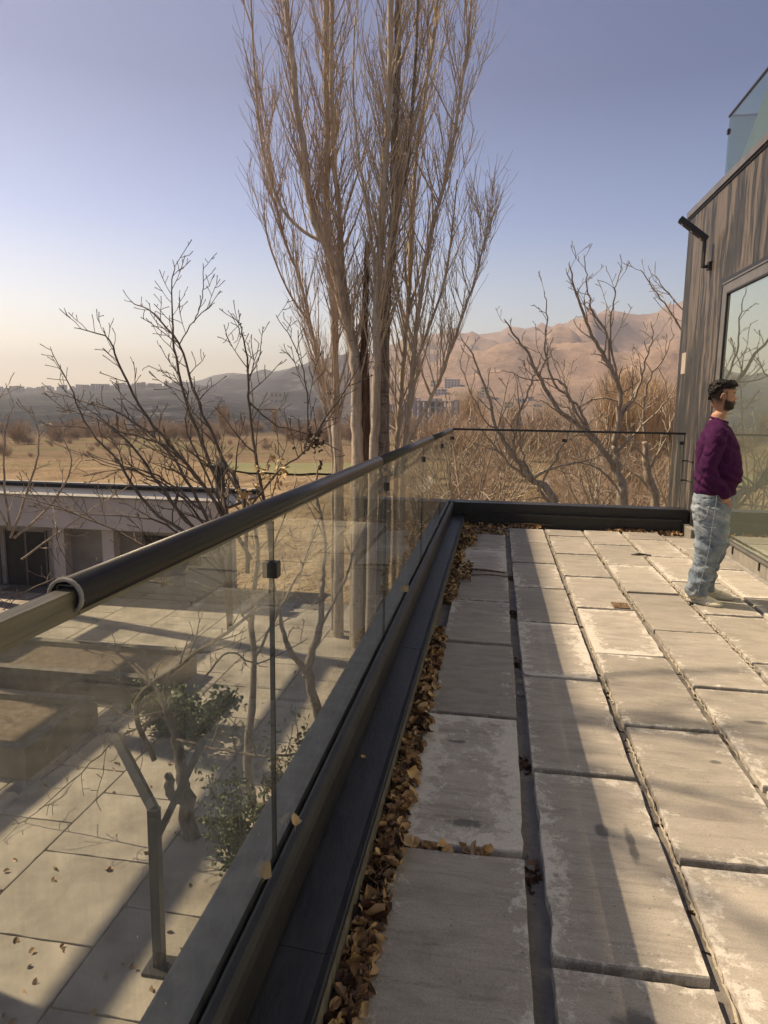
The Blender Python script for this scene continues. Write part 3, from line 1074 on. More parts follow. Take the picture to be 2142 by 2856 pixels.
# white building on the left below
wb = thing('white_building', (-14, 18, -3.4), 'long low white rendered building with flat roof beyond the courtyard on the left', 'building')
bx0, bx1 = -16.5, -6.2
MB().box(bx0, bx1, 15.0, 15.3, -1.53, -0.785).build('fascia', 'white', wb)
MB().box(bx0, bx1 + 0.04, 14.94, 15.34, -0.782, -0.74).build('fascia_capping', 'coping', wb)
MB().box(bx0, bx1, 15.35, 17.9, -1.02, -0.95).build('flat_roof', 'black', wb)
MB().box(bx0, bx1, 17.92, 18.0, -1.0, -0.86).build('rear_parapet', 'dark', wb)
MB().box(bx0, bx1, 17.9, 18.1, -0.858, -0.81).build('parapet_capping', 'coping', wb)
MB().box(bx0, bx1, 15.9, 16.1, -3.5, -1.535).build('wall', 'grey_render', wb)
MB().box(bx0, bx1, 15.31, 15.89, -1.60, -1.535).build('soffit', 'grey_render', wb)
for (xa, xb, z0, z1) in [(-13.6, -12.55, -3.3, -1.85), (-12.3, -11.2, -3.3, -1.85), (-8.5, -7.1, -2.5, -1.8)]:
    d1 = MB().box(xa, xb, 15.87, 15.898, z0, z1).build('window', 'dark', wb)
    MB().box(xa - .05, xa, 15.85, 15.895, z0, z1 + .05).build('frame', 'frame', d1)
    MB().box(xb, xb + .05, 15.85, 15.895, z0, z1 + .05).build('frame', 'frame', d1)
    MB().box((xa + xb) / 2 - .03, (xa + xb) / 2 + .03, 15.86, 15.869, z0, z1).build('mullion', 'frame', d1)
for x in (-10.6, -9.3):
    MB().box(x, x + .3, 15.32, 15.6, -3.5, -1.605).build('pier', 'white', wb)
# added unseen frame: top band shades the terrace edge, openings let sun into the yard
ab = thing('concrete_frame', (-13.2, 2, -3.5), 'tall open concrete frame, unseen, added left of the view to shade the terrace edge', 'building')
AX, AT = -13.0, 16.95
MB().box(AX - 0.35, AX, -14, 14.8, AT - 1.42, AT).build('shade_band', 'grey_render', ab)
for f in range(6):
    z = AT - 1.42 - 3.0 * (f + 1)
    MB().box(AX - 0.33, AX - 0.02, -13.9, 14.7, z - .18, z + .18).build('added_beam', 'grey_render', ab)
for k in range(8):
    y = -13.8 + k * 4.03
    MB().box(AX - 0.34, AX - 0.01, y, y + .3, -3.6, AT - 1.421).build('column', 'grey_render', ab)

# chimney-like vent with cowl at the end of the roof
vt = thing('roof_vent', (-6.9, 17, -0.93), 'small dark roof vent with cowl at the right end of the white building roof', 'vent')
MB().tube([(-6.75, 16.5, -0.93), (-6.75, 16.5, -0.25)], 0.12, 10).build('pipe', 'dark', vt)
MB().tube([(-6.75, 16.5, -0.245), (-6.75, 16.5, -0.05), (-6.75, 16.5, 0.06)], [0.2, 0.2, 0.05], 10).build('cowl', 'dark', vt)


# ================================================================== TREES
def spline(pts, n):
    P = [Vector(p) for p in pts]
    if len(P) < 3:
        return [P[0].lerp(P[-1], i / (n - 1)) for i in range(n)]
    out = []
    L = len(P) - 1
    for i in range(n):
        t = i / (n - 1) * L
        k = min(int(t), L - 1)
        u = t - k
        p0 = P[max(k - 1, 0)]
        p1, p2 = P[k], P[k + 1]
        p3 = P[min(k + 2, L)]
        out.append(0.5 * ((2 * p1) + (p2 - p0) * u + (2 * p0 - 5 * p1 + 4 * p2 - p3) * u * u + (3 * p1 - p0 - 3 * p2 + p3) * u ** 3))
    return out


def rv(rr, s=1.0):
    return Vector((rr.gauss(0, s), rr.gauss(0, s), rr.gauss(0, s)))


def walnut_twigs(mb, path, rads, rr, dens=3.0, lmax=0.9, lift=0.5, start=0.15, lvl=0, rmin=0.004):
    """knobbly, kinked twigs with stubby tips along a limb"""
    n = len(path)
    total = sum((path[i + 1] - path[i]).length for i in range(n - 1))
    k = max(1, int(total * dens * 1.5))
    for q in range(k):
        t = start + (1 - start) * (q + rr.random()) / k
        i = min(int(t * (n - 1)), n - 2)
        p = path[i].lerp(path[i + 1], t * (n - 1) - i)
        d = (path[i + 1] - path[i]).normalized()
        side = rv(rr)
        side = (side - d * side.dot(d)).normalized()
        di = (d * 0.65 + side * 0.85 + Vector((0, 0, lift * 0.5))).normalized()
        L = lmax * (1.05 - 0.6 * t) * rr.uniform(0.35, 1.0)
        m = max(3, int(L / 0.11))
        r0 = max(rmin, min(rads[i] * 0.5, 0.012 + 0.012 * L))
        pts, rd = [p], [r0]
        for s in range(m):
            di = (di + rv(rr, 0.17) + Vector((0, 0, 0.10 * lift))).normalized()
            p = p + di * (L / m)
            pts.append(p)
            rd.append(max(rmin, r0 * (1 - 0.75 * (s + 1) / m)))
        rd[-1] *= 1.25
        mb.tube(pts, rd, 4 if r0 < 0.01 else 5)
        if lvl > 0 and L > 0.25:
            walnut_twigs(mb, pts, rd, rr, dens * 1.25, L * 0.55, lift, 0.25, lvl - 1, rmin)


def guided_tree(name, base, label, cat, trunks, limbs, mat, seed, group=None, dens=2.6, lmax=0.9, lvl=1, rmin=0.0045, twigmat=None, jag=0.007):
    """trunks/limbs: list of (points, r0, r1)"""
    rr = random.Random(seed)
    t = thing(name, base, label, cat, group)
    for pts, r0, r1 in trunks:
        n = max(8, len(pts) * 5)
        path = [p + rv(rr, r0 * 0.10) for p in spline(pts, n)]
        rads = [r0 * .8 + (r1 * .55 - r0 * .8) * (i / (n - 1)) for i in range(n)]
        rads = [r * rr.uniform(0.93, 1.1) for r in rads]
        rads[0] *= 1.35
        MB().tube(path, rads, 12).build('trunk', mat, t, smooth=True)
    cr = MB()
    lm = MB()
    for pts, r0, r1 in limbs:
        n = max(7, len(pts) * 4)
        path = spline(pts, n)
        path = [path[0]] + [p + rv(rr, jag) for p in path[1:]]
        r0 *= 0.62
        rads = [max(rmin, r0 * (1 - (i / (n - 1))) ** 0.9 + r1 * 0.7 * (i / (n - 1))) for i in range(n)]
        lm.tube(path, rads, 7)
        walnut_twigs(cr, path, rads, rr, dens, lmax, 0.6, 0.12, lvl, rmin)
    lm.build('limbs', mat, t, smooth=True)
    cr.build('crown', twigmat or mat, t)
    return t


def PL(Y, *pts):
    """limb given by surveyed bearings; Y is the distance, or each point has its own"""
    out = []
    for p in pts:
        out.append(at(p[0], p[1], p[2] if len(p) > 2 else Y))
    return out


# --- walnut standing in the courtyard on the left (seen through and above the glass)
b0 = Vector((-2.55, 6.6, -3.2))
fork = at(490, 2060, 6.7)
crotch = at(700, 1560, 6.8)
guided_tree('walnut_tree', b0, 'bare gnarled walnut tree growing up from the courtyard just left of the handrail', 'tree',
            [([b0, at(545, 2350, 6.6), at(520, 2230, 6.6), at(500, 2120, 6.7), fork], 0.13, 0.085),
             ([at(520, 2230, 6.6), at(478, 2215, 6.5), at(470, 2165, 6.5)], 0.09, 0.075),
             ([fork, at(450, 1950, 6.8), at(380, 1850, 7.0)], 0.05, 0.02)],
            [(PL(7, (490, 2060, 6.7), (470, 1980, 6.8), (400, 1890, 7.1), (300, 1800, 7.5)), .05, .012),
             (PL(7, (430, 2120, 6.6), (380, 1960, 6.5), (520, 1840, 6.7), (640, 1760, 6.8), (730, 1680, 7)), .05, .02),
             (PL(7, (490, 2060, 6.7), (600, 2090, 6.3), (740, 2110, 6.0), (860, 2100, 5.8)), .03, .012),
             (PL(7, (640, 1760, 6.9), (620, 1560, 7.1), (560, 1420, 7.4), (500, 1300, 7.6), (380, 1180, 7.8), (240, 1120, 8.0), (120, 1090, 8.2)), .042, .006),
             (PL(7, (640, 1760, 6.9), (640, 1480, 7.1), (600, 1330, 7.3), (540, 1180, 7.4), (490, 1000, 7.5), (480, 870, 7.5), (485, 725, 7.6)), .045, .006),
             (PL(7, (690, 1600, 7), (680, 1400, 7.2), (620, 1270, 7.4), (545, 1100, 7.5), (500, 960, 7.6), (420, 870, 7.7), (360, 840, 7.8)), .04, .006),
             (PL(7, (620, 1560, 7), (480, 1400, 7.3), (380, 1260, 7.5), (280, 1170, 7.7), (170, 1140, 7.8)), .035, .006),
             (PL(7, (600, 1530, 7), (420, 1420, 7.2), (330, 1290, 7.3), (240, 1180, 7.4), (200, 1090, 7.5), (140, 970, 7.6)), .032, .005),
             (PL(7, (700, 1560, 7), (600, 1400, 7.0), (500, 1270, 7), (400, 1150, 7), (330, 1010, 7), (300, 940, 7), (210, 915, 7)), .036, .006),
             (PL(7, (760, 1600, 7), (740, 1420, 7.1), (710, 1260, 7.2), (695, 1120, 7.3), (690, 1020, 7.3), (675, 920, 7.3), (670, 900, 7.3)), .036, .005),
             (PL(7, (695, 1120, 7.3), (760, 1180, 7.4), (850, 1210, 7.5), (950, 1260, 7.5)), .018, .006),
             (PL(7, (690, 1050, 7.3), (720, 1010, 7.3), (730, 950, 7.3)), .012, .005),
             (PL(7, (640, 1480, 7), (560, 1340, 6.9), (450, 1240, 6.8), (330, 1200, 6.7), (260, 1150, 6.6)), .028, .005),
             (PL(7.5, (500, 960), (545, 890), (600, 845)), .012, .005), (PL(7.5, (540, 900), (560, 850), (568, 790), (563, 735)), .010, .005),
             (PL(7, (560, 1420, 7.4), (440, 1330, 7.6), (300, 1290, 7.7), (130, 1230, 7.9)), .022, .005),
             (PL(7, (640, 1500, 7), (760, 1330, 7), (850, 1260, 7), (900, 1180, 7), (980, 1060, 7.2), (1010, 1000, 7.3)), .022, .005),
             (PL(6.8, (640, 1640), (480, 1560), (300, 1470), (120, 1400), (-40, 1370)), .026, .005),
             (PL(6.6, (600, 1660), (420, 1620), (240, 1600), (90, 1640), (10, 1700)), .024, .005),
             (PL(7.2, (620, 1600), (470, 1470), (360, 1440), (200, 1430), (60, 1390)), .022, .005),
             (PL(7.4, (640, 1560), (520, 1400), (420, 1330), (330, 1310), (230, 1330)), .022, .005),
             (PL(7.0, (660, 1500), (560, 1290), (520, 1200), (520, 1100), (480, 1040)), .020, .005),
             (PL(6.9, (560, 1900), (640, 1820), (720, 1850), (860, 1780)), .020, .006),
             (PL(6.5, (450, 2000), (330, 2060), (200, 2180), (60, 2300)), .020, .005),
             (PL(6.4, (470, 1980), (360, 2000), (260, 1960), (140, 2010)), .016, .005),
             (PL(7, (850, 1260, 7.1), (860, 1120, 7.2), (830, 980, 7.2), (770, 880, 7.3)), .014, .005),
             ], MAT['walnut_dark'], 11, dens=4.2, lmax=0.8, lvl=2, rmin=0.0036)

b1 = at(720, 2310, 6.8)
b1 = Vector((b1.x, b1.y + 0.6, -3.2))
guided_tree('walnut_tree', b1, 'slim pale-stemmed walnut tree in the courtyard beside the first glass joint', 'tree',
            [([b1, at(705, 2250, 7.2), at(690, 2120, 7.2), at(705, 1900, 7.3), at(700, 1700, 7.4)], 0.09, 0.05)],
            [(PL(7.4, (700, 1700), (720, 1560), (700, 1430), (640, 1330), (600, 1270)), .045, .012),
             (PL(7.4, (700, 1750), (640, 1640), (600, 1500), (620, 1380)), .03, .012),
             (PL(7.4, (705, 1850), (780, 1700), (850, 1560), (900, 1430)), .03, .01)],
            MAT['walnut'], 12, dens=2.6, lmax=0.8, lvl=1)

b2 = Vector((-2.0, 8.6, -3.2))
guided_tree('walnut_tree', b2, 'forked walnut trunk behind the glass near the second glass joint', 'tree',
            [([b2, at(860, 1880, 8.6), at(890, 1760, 8.6), at(900, 1620, 8.7)], 0.10, 0.05),
             ([at(860, 1880, 8.6), at(800, 1800, 8.5), at(780, 1700, 8.5)], 0.07, 0.035)],
            [(PL(8.7, (900, 1620), (905, 1500), (880, 1350), (900, 1280)), .045, .01),
             (PL(8.6, (780, 1700), (760, 1560), (800, 1420), (830, 1330)), .03, .01),
             (PL(8.6, (890, 1760), (960, 1620), (1000, 1500), (1050, 1400)), .03, .008)],
            MAT['walnut'], 13, dens=2.6, lmax=0.9, lvl=1)

# unseen tree far left, made tall so it casts the branch shadows on the slabs
b3 = Vector((-6.7, 5.0, -3.2))
limbs3 = []
rr3 = random.Random(5)
for k in range(11):
    a = rr3.uniform(0, 2 * PI)
    e = rr3.uniform(0.55, 1.25)
    L = rr3.uniform(3.0, 4.6)
    s = b3 + Vector((0, 0, rr3.uniform(7.5, 11.5)))
    dv = Vector((math.cos(a) * math.cos(e), math.sin(a) * math.cos(e) * 0.75 - 0.12, math.sin(e)))
    limbs3.append(([s, s + dv * L * 0.35 + Vector((0, 0, .1)), s + dv * L * 0.7 + Vector((0, 0, .45)), s + dv * L + Vector((0, 0, 1.1))], .05, .008))
guided_tree('walnut_tree', b3, 'very tall bare walnut tree, unseen, left of the near end of the handrail, casting branch shadows', 'tree',
            [([b3, b3 + Vector((.1, 0, 4)), b3 + Vector((0, .1, 8)), b3 + Vector((0, .1, 11.8))], 0.22, 0.10)], limbs3, MAT['walnut'], 14, dens=2.2, lmax=1.1, lvl=1, rmin=0.006)

b4 = Vector((-9.6, 11.3, -3.2))
guided_tree('walnut_tree', b4, 'small bare walnut tree at the far left in front of the white building', 'tree',
            [([b4, b4 + Vector((0.1, 0, 1.2)), b4 + Vector((.3, .1, 2.2))], 0.12, 0.07)],
            [(PL(11.3, (30, 1500), (90, 1330), (110, 1230), (85, 1130)), .04, .006),
             (PL(11.3, (40, 1500), (150, 1400), (200, 1280), (140, 1180)), .04, .006),
             (PL(11.3, (30, 1480), (10, 1330), (20, 1180), (40, 1130)), .04, .006),
             (PL(11.3, (30, 1480), (-60, 1300), (-40, 1180), (20, 1080)), .035, .006),
             (PL(11.3, (60, 1560), (170, 1480), (290, 1400), (400, 1330)), .03, .006)],
            MAT['walnut'], 15, dens=2.2, lmax=0.9, lvl=1, rmin=0.006)

# --- walnuts beyond the far rail
def base_under(px, Y):
    p = at(px, 1430, Y)
    return Vector((p.x, Y, -3.5))


bb = base_under(1740, 13)
guided_tree('walnut_tree', bb, 'large bare walnut tree with dark trunk right of centre beyond the far rail', 'tree',
            [([bb, at(1738, 1430, 13), at(1722, 1320, 13), at(1715, 1240, 13)], 0.16, 0.10)],
            [(PL(13, (1722, 1320), (1690, 1270), (1640, 1210), (1565, 1150), (1520, 1080), (1480, 1000), (1440, 940), (1405, 890)), .10, .012),
             (PL(13, (1715, 1240), (1725, 1150), (1728, 1080), (1700, 1020), (1665, 960), (1625, 870), (1600, 790), (1590, 730)), .09, .012),
             (PL(13, (1700, 1020), (1690, 930), (1650, 860), (1635, 780), (1630, 710)), .04, .008),
             (PL(13, (1728, 1080), (1700, 940), (1710, 850), (1720, 790), (1735, 745)), .035, .008),
             (PL(13, (1720, 1180), (1780, 1090), (1800, 1000), (1820, 950), (1815, 890)), .05, .008),
             (PL(13, (1690, 1270), (1640, 1190), (1610, 1130), (1540, 1060), (1520, 960), (1525, 880), (1520, 815)), .05, .008),
             (PL(13, (1640, 1210), (1590, 1110), (1560, 1060), (1480, 1060), (1400, 1030)), .04, .008),
             (PL(13, (1740, 1400), (1700, 1330), (1620, 1290), (1560, 1310)), .05, .01),
             (PL(13, (1728, 1120), (1660, 1110), (1600, 1140), (1555, 1130)), .03, .008),
             (PL(13, (1722, 1260), (1790, 1190), (1850, 1130), (1890, 1060)), .04, .008)],
            MAT['walnut'], 21, dens=2.4, lmax=1.2, lvl=2, rmin=0.0052, jag=0.012)

bb = base_under(1530, 12)
guided_tree('walnut_tree', bb, 'bare walnut tree spreading leftward just behind the middle of the far rail', 'tree',
            [([bb, at(1545, 1430, 12), at(1480, 1340, 12)], 0.13, 0.08)],
            [(PL(12, (1480, 1340), (1430, 1270), (1390, 1200), (1360, 1100), (1320, 1000), (1280, 930)), .07, .008),
             (PL(12, (1480, 1340), (1420, 1290), (1370, 1230), (1330, 1190)), .05, .01),
             (PL(12, (1430, 1270), (1440, 1180), (1470, 1100), (1500, 1040), (1540, 990)), .04, .008),
             (PL(12, (1545, 1430), (1500, 1350), (1460, 1280), (1450, 1190), (1440, 1060)), .05, .008),
             (PL(12, (1390, 1200), (1350, 1170), (1300, 1060), (1280, 1000)), .025, .007),
             (PL(12, (1480, 1340), (1560, 1300), (1620, 1290), (1680, 1270)), .035, .009),
             (PL(12, (1500, 1370), (1560, 1260), (1590, 1200), (1600, 1120)), .035, .009)],
            MAT['walnut'], 22, dens=2.6, lmax=1.1, lvl=2, rmin=0.005, jag=0.012)

bb = base_under(1840, 14)
guided_tree('walnut_tree', bb, 'pale bare walnut tree close to the house corner beyond the far rail', 'tree',
            [([bb, at(1830, 1430, 14), at(1805, 1320, 14), at(1800, 1230, 14)], 0.13, 0.09)],
            [(PL(14, (1800, 1230), (1795, 1140), (1810, 1060), (1850, 1000), (1880, 930)), .05, .01),
             (PL(14, (1805, 1320), (1850, 1240), (1880, 1160), (1900, 1090)), .04, .01),
             (PL(14, (1800, 1280), (1750, 1200), (1760, 1100), (1780, 1000)), .04, .01),
             (PL(14, (1810, 1360), (1760, 1320), (1700, 1400), (1660, 1420)), .04, .01),
             (PL(14, (1950, 1010), (1900, 920), (1850, 840), (1800, 770), (1786, 752)), .03, .008),
             (PL(14, (1950, 950), (1890, 850), (1850, 800), (1820, 760)), .022, .008)],
            MAT['walnut'], 23, dens=2.4, lmax=1.0, lvl=2, rmin=0.0055, jag=0.012)

for k, (px, Y, lab) in enumerate([(1310, 15, 'thin bare sapling tree beyond the glass corner'), (1660, 19, 'thin bare tree behind the large walnut trunk'),
                                  (1390, 21, 'thin bare tree behind the leaning walnut near the dark bushes'), (1890, 18, 'thin bare tree seen against the house wall edge'),
                                  (1160, 16, 'thin bare tree behind the glass left of the terrace corner')]):
    bb = base_under(px, Y)
    rr = random.Random(50 + k)
    lim = []
    for q in range(9):
        a = rr.uniform(0, 2 * PI)
        e = rr.uniform(0.75, 1.3)
        L = rr.uniform(1.8, 3.4)
        s = bb + Vector((0, 0, rr.uniform(1.2, 2.6)))
        dv = Vector((math.cos(a) * math.cos(e), math.sin(a) * math.cos(e), math.sin(e)))
        lim.append(([s, s + dv * L * 0.5, s + dv * L + Vector((0, 0, .5))], .04, .009))
    guided_tree('bare_tree', bb, lab, 'tree', [([bb, bb + Vector((.1, 0, 1.5)), bb + Vector((0, .1, 3.0))], 0.09, 0.05)], lim,
                MAT['walnut'], 60 + k, dens=2.3, lmax=1.2, lvl=1, rmin=0.009)


# --- the poplars
def poplar_branches(mb, path, rads, rr, t0, t1, n, Lm, out=0.5, rmin=0.006, bias=None):
    m = len(path)
    for q in range(n):
        t = t0 + (t1 - t0) * (q + rr.random()) / n
        i = min(int(t * (m - 1)), m - 2)
        p = path[i].lerp(path[i + 1], t * (m - 1) - i)
        a = rr.uniform(0, 2 * PI)
        o = Vector((math.cos(a), math.sin(a) * 0.8, 0))
        if bias is not None:
            o = (o + bias).normalized()
        L = Lm * rr.uniform(0.45, 1.05) * (1.0 - 0.35 * t)
        d = (o * out * rr.uniform(0.8, 1.5) + Vector((0, 0, 0.8))).normalized()
        k = max(5, int(L / 0.28))
        r0 = max(rmin * 1.3, min(rads[i] * 0.42, 0.0075 + 0.0065 * L)) * rr.uniform(.75, 1.35)
        pts, rd = [p], [r0]
        for s in range(k):
            d = (d + Vector((0, 0, 0.14)) + rv(rr, 0.055)).normalized()
            p = p + d * (L / k)
            pts.append(p)
            rd.append(max(rmin, r0 * (1 - 0.8 * (s + 1) / k)))
        mb.tube(pts, rd, 4, cap=False)
        # twigs, nearly parallel to the branch
        for s in range(1, k):
            for _ in range(rr.choice((1, 2, 2, 3))):
                pp = pts[s].lerp(pts[s + 1], rr.random()) if s + 1 < len(pts) else pts[s]
                dd = ((pts[s + 1] - pts[s]).normalized() * 1.0 + rv(rr, 0.33) + Vector((0, 0, .25))).normalized()
                l2 = rr.uniform(0.25, 0.8)
                q2 = [pp]
                for w in range(4):
                    dd = (dd + rv(rr, 0.11) + Vector((0, 0, .10))).normalized()
                    q2.append(q2[-1] + dd * l2 / 4)
                mb.tube(q2, [rmin, rmin * .95, rmin * .85, rmin * .75, rmin * .6], 3, cap=False)
                if rr.random() < 0.35:
                    z2 = (dd + rv(rr, 0.5)).normalized()
                    mb.tube([q2[2], q2[2] + z2 * 0.1, q2[2] + z2 * 0.16 + Vector((0, 0, .06))], [rmin * .8, rmin * .7, rmin * .5], 3, cap=False)


def poplar(label, Y, pts, r0, r1, seed, mat='poplar', nb=26, Lm=2.15, t0=0.25, out=0.36, top=None, bias=None, twig='twig', group='poplars in the clump behind the handrail', rmin=0.0047, extra=()):
    rr = random.Random(seed)
    P = PL(Y, *pts)
    base = Vector((P[0].x, P[0].y, -3.5))
    t = thing('poplar_tree', base, label, 'tree', group)
    full = [base, base.lerp(P[0], 0.5)] + P
    if top:
        full.append(P[-1] + Vector(top))
    n = len(full) * 5
    path = spline(full, n)
    path = [p + rv(rr, 0.008) for p in path]
    r0 *= .84
    r1 *= .85
    rads = [r0 * (1 - i / (n - 1)) + r1 * (i / (n - 1)) for i in range(n)]
    rads = [r * rr.uniform(0.96, 1.05) for r in rads]
    MB().tube(path, rads, 12).build('trunk', mat, t, smooth=True)
    cr = MB()
    poplar_branches(cr, path, rads, rr, t0, 1.0, int(nb * 1.35), Lm, out, rmin, bias)
    for (ep, er0, er1, enb) in extra:
        e = spline(PL(Y, *ep), len(ep) * 4)
        er = [er0 * (1 - i / (len(e) - 1)) + er1 * (i / (len(e) - 1)) for i in range(len(e))]
        MB().tube(e, er, 8).build('trunk', mat, t, smooth=True)
        poplar_branches(cr, e, er, rr, 0.08, 1.0, enb, Lm * 0.85, out * 0.8, rmin, bias)
    cr.build('crown', twig, t)
    return t


poplar('pale straight poplar stem at the left of the clump', 13.4, [(945, 1330), (938, 1200), (935, 1115), (931, 862), (919, 717), (911, 572), (912, 434), (910, 200), (908, 0)],
       0.13, 0.05, 31, nb=60, top=(0, 0, 5.5), bias=Vector((-0.25, 0, 0)), twig='twig_red')
poplar('leaning poplar stem that bends out to the left from the clump', 12.9, [(1000, 1330), (995, 1187), (991, 1006), (973, 916), (948, 825), (925, 715), (886, 637), (864, 554), (850, 430), (825, 280), (812, 120), (800, 0)],
       0.15, 0.045, 32, nb=64, top=(-0.1, 0, 4.5), bias=Vector((-0.55, 0, 0)), twig='twig_red',
       extra=[([(915, 681), (840, 640), (775, 560), (730, 400), (710, 200), (700, 0), (690, -180)], .035, .012, 20)])
poplar('slender white poplar stem just left of the dead snag', 13.2, [(989, 1330), (993, 1187), (986, 1042), (982, 934), (968, 850), (952, 700), (943, 560), (930, 420), (925, 250), (925, 0)],
       0.095, 0.04, 33, nb=46, top=(0.05, 0, 4.5), twig='twig')
poplar('brown dead broken poplar snag in the middle of the clump', 13.0, [(1020, 1330), (1018, 1115), (1016, 970), (1020, 825), (1025, 674)],
       0.17, 0.05, 34, mat='snag', nb=4, Lm=0.8, t0=0.6)
poplar('tall white-barked poplar stem right of the dead snag', 12.7, [(1040, 1330), (1042, 1296), (1047, 1151), (1052, 1006), (1051, 862), (1060, 717), (1067, 572), (1076, 430), (1086, 250), (1090, 0)],
       0.12, 0.055, 35, nb=58, t0=0.4, top=(0.05, 0, 5.5), bias=Vector((0.1, 0, 0)),
       extra=[([(1051, 862), (1040, 700), (1020, 560), (1000, 430), (985, 250), (990, 50)], .03, .012, 16)])
poplar('poplar with dark scarred trunk and white banded upper stem', 13.1, [(1072, 1330), (1069, 1187), (1071, 1042), (1072, 934), (1078, 825), (1090, 717), (1103, 572), (1100, 450), (1106, 300), (1112, 0)],
       0.16, 0.06, 36, mat='poplar_dark', nb=52, t0=0.4, top=(0.1, 0, 5.5), bias=Vector((0.15, 0, 0)),
       extra=[([(1103, 600), (1125, 520), (1140, 430), (1150, 300), (1160, 150), (1168, -40)], .05, .02, 26)])
poplar('poplar stem rising steeply on the right side of the clump', 13.6, [(1103, 1330), (1106, 1260), (1112, 1187), (1128, 970), (1139, 825), (1146, 680), (1155, 500), (1180, 300), (1210, 100), (1220, 0)],
       0.075, 0.025, 37, nb=54, t0=0.3, top=(0.1, 0, 3.5), bias=Vector((0.35, 0, 0)))
poplar('poplar stem fanning out to the right of the clump', 13.0, [(1125, 1330), (1132, 1223), (1150, 1042), (1168, 862), (1204, 645), (1232, 540), (1262, 400), (1290, 220), (1310, 60)],
       0.07, 0.02, 38, nb=50, t0=0.28, top=(0.1, 0, 3), bias=Vector((0.3, 0, 0)), twig='twig',
       extra=[([(1150, 1042), (1190, 930), (1235, 800), (1260, 650), (1275, 500)], .03, .01, 16)])
poplar('outermost right poplar stem curving out over the terrace corner', 12.6, [(1125, 1320), (1145, 1223), (1197, 1120), (1225, 1065), (1252, 988), (1290, 880), (1325, 780), (1345, 700), (1365, 640)],
       0.055, 0.014, 39, nb=26, Lm=1.7, t0=0.4, bias=Vector((0.2, 0, 0)))
poplar('thin outermost left poplar stem of the clump', 13.8, [(930, 1330), (918, 1187), (893, 1042), (864, 898), (835, 780), (790, 660), (765, 540), (750, 420), (745, 330)],
       0.06, 0.015, 40, nb=44, Lm=2.0, t0=0.3, bias=Vector((-0.3, 0, 0)), twig='twig_red',
       extra=[([(864, 898), (820, 840), (780, 760), (745, 660), (735, 560)], .025, .009, 12)])


# withered leaf clusters hanging in the walnut
def leaf_quad(mb, p, n, s, rr, curl=0.3):
    n = n.normalized()
    a = n.orthogonal().normalized()
    a.rotate(Matrix.Rotation(rr.uniform(0, 2 * PI), 3, n))
    b = n.cross(a)
    L, w_ = s, s * rr.uniform(0.55, 0.8)
    pts = [(-1, 0, 0), (-.55, .8, curl), (.2, 1, curl * 1.1), (.75, .45, curl * .5), (1.05, 0, -.1), (.75, -.45, curl * .5), (.2, -1, curl * 1.1), (-.55, -.8, curl), (0, 0, 0)]
    v = [p + a * (x * L) + b * (y * w_) + n * (z * L * rr.uniform(.6, 1.5)) for x, y, z in pts]
    mb.add(v, [(8, 0, 7), (8, 1, 0), (8, 2, 1), (8, 3, 2), (8, 4, 3), (8, 5, 4), (8, 6, 5), (8, 7, 6)])


for (px, py, Y, n, sp_, lab, mt) in [(870, 1235, 7.3, 60, .13, 'dense ball of dark withered leaves on a walnut twig before the poplars', 'leaf_dark'),
                                 (760, 1320, 6.9, 46, .17, 'loose hanging bunch of golden withered leaves just above the handrail', 'leaf_pale'),
                                 (676, 1385, 6.9, 26, .10, 'small bunch of pale withered leaves low on the walnut by the handrail', 'leaf_pale')]:
    rr = random.Random(int(px))
    mb = MB()
    c = at(px, py, Y)
    for _ in range(n):
        p = c + rv(rr, sp_ * 0.5)
        leaf_quad(mb, p, rv(rr), rr.uniform(.018, .04), rr)
    mb.build('leaf_cluster', mt, origin=c, label=lab, cat='leaves', smooth=False, kind='stuff')

# green bush round the walnut trunk
def leafy_bush(c, rx, ry, rz, n, label, seed, leaf=0.026):
    rr = random.Random(seed)
    t = thing('bush', (c[0], c[1], c[2]), label, 'bush')
    mb, st = MB(), MB()
    for k in range(26):
        a = rr.uniform(0, 2 * PI)
        rad = rr.random() ** .5
        p0 = Vector((c[0] + .3 * rx * math.cos(a) * rad, c[1] + .3 * ry * math.sin(a) * rad, c[2]))
        p1 = Vector((c[0] + rx * math.cos(a) * rad, c[1] + ry * math.sin(a) * rad, c[2] + rz * rr.uniform(.6, 1.1)))
        path = [p0.lerp(p1, i / 6) + rv(rr, .02) for i in range(7)]
        st.tube(path, .006, 4)
        for _ in range(n // 13):
            q = path[rr.randint(1, 6)] + rv(rr, .06)
            leaf_quad(mb, q, rv(rr) + Vector((0, 0, .6)), leaf * rr.uniform(.6, 1.2), rr)
    st.build('stem', 'walnut_dark', t)
    mb.build('foliage', 'green', t)


leafy_bush((-2.25, 6.15, -3.2), .55, .45, 1.0, 1300, 'dark green leafy bush at the foot of the walnut trunk in the courtyard', 3)
leafy_bush((-1.75, 6.6, -3.2), .5, .5, 1.35, 1300, 'taller green shrub behind the glass beside the walnut trunk', 4)
leafy_bush((-4.3, 8.9, -3.2), .9, .5, 0.6, 900, 'low green hedge clump in the middle of the courtyard', 6, 0.045)


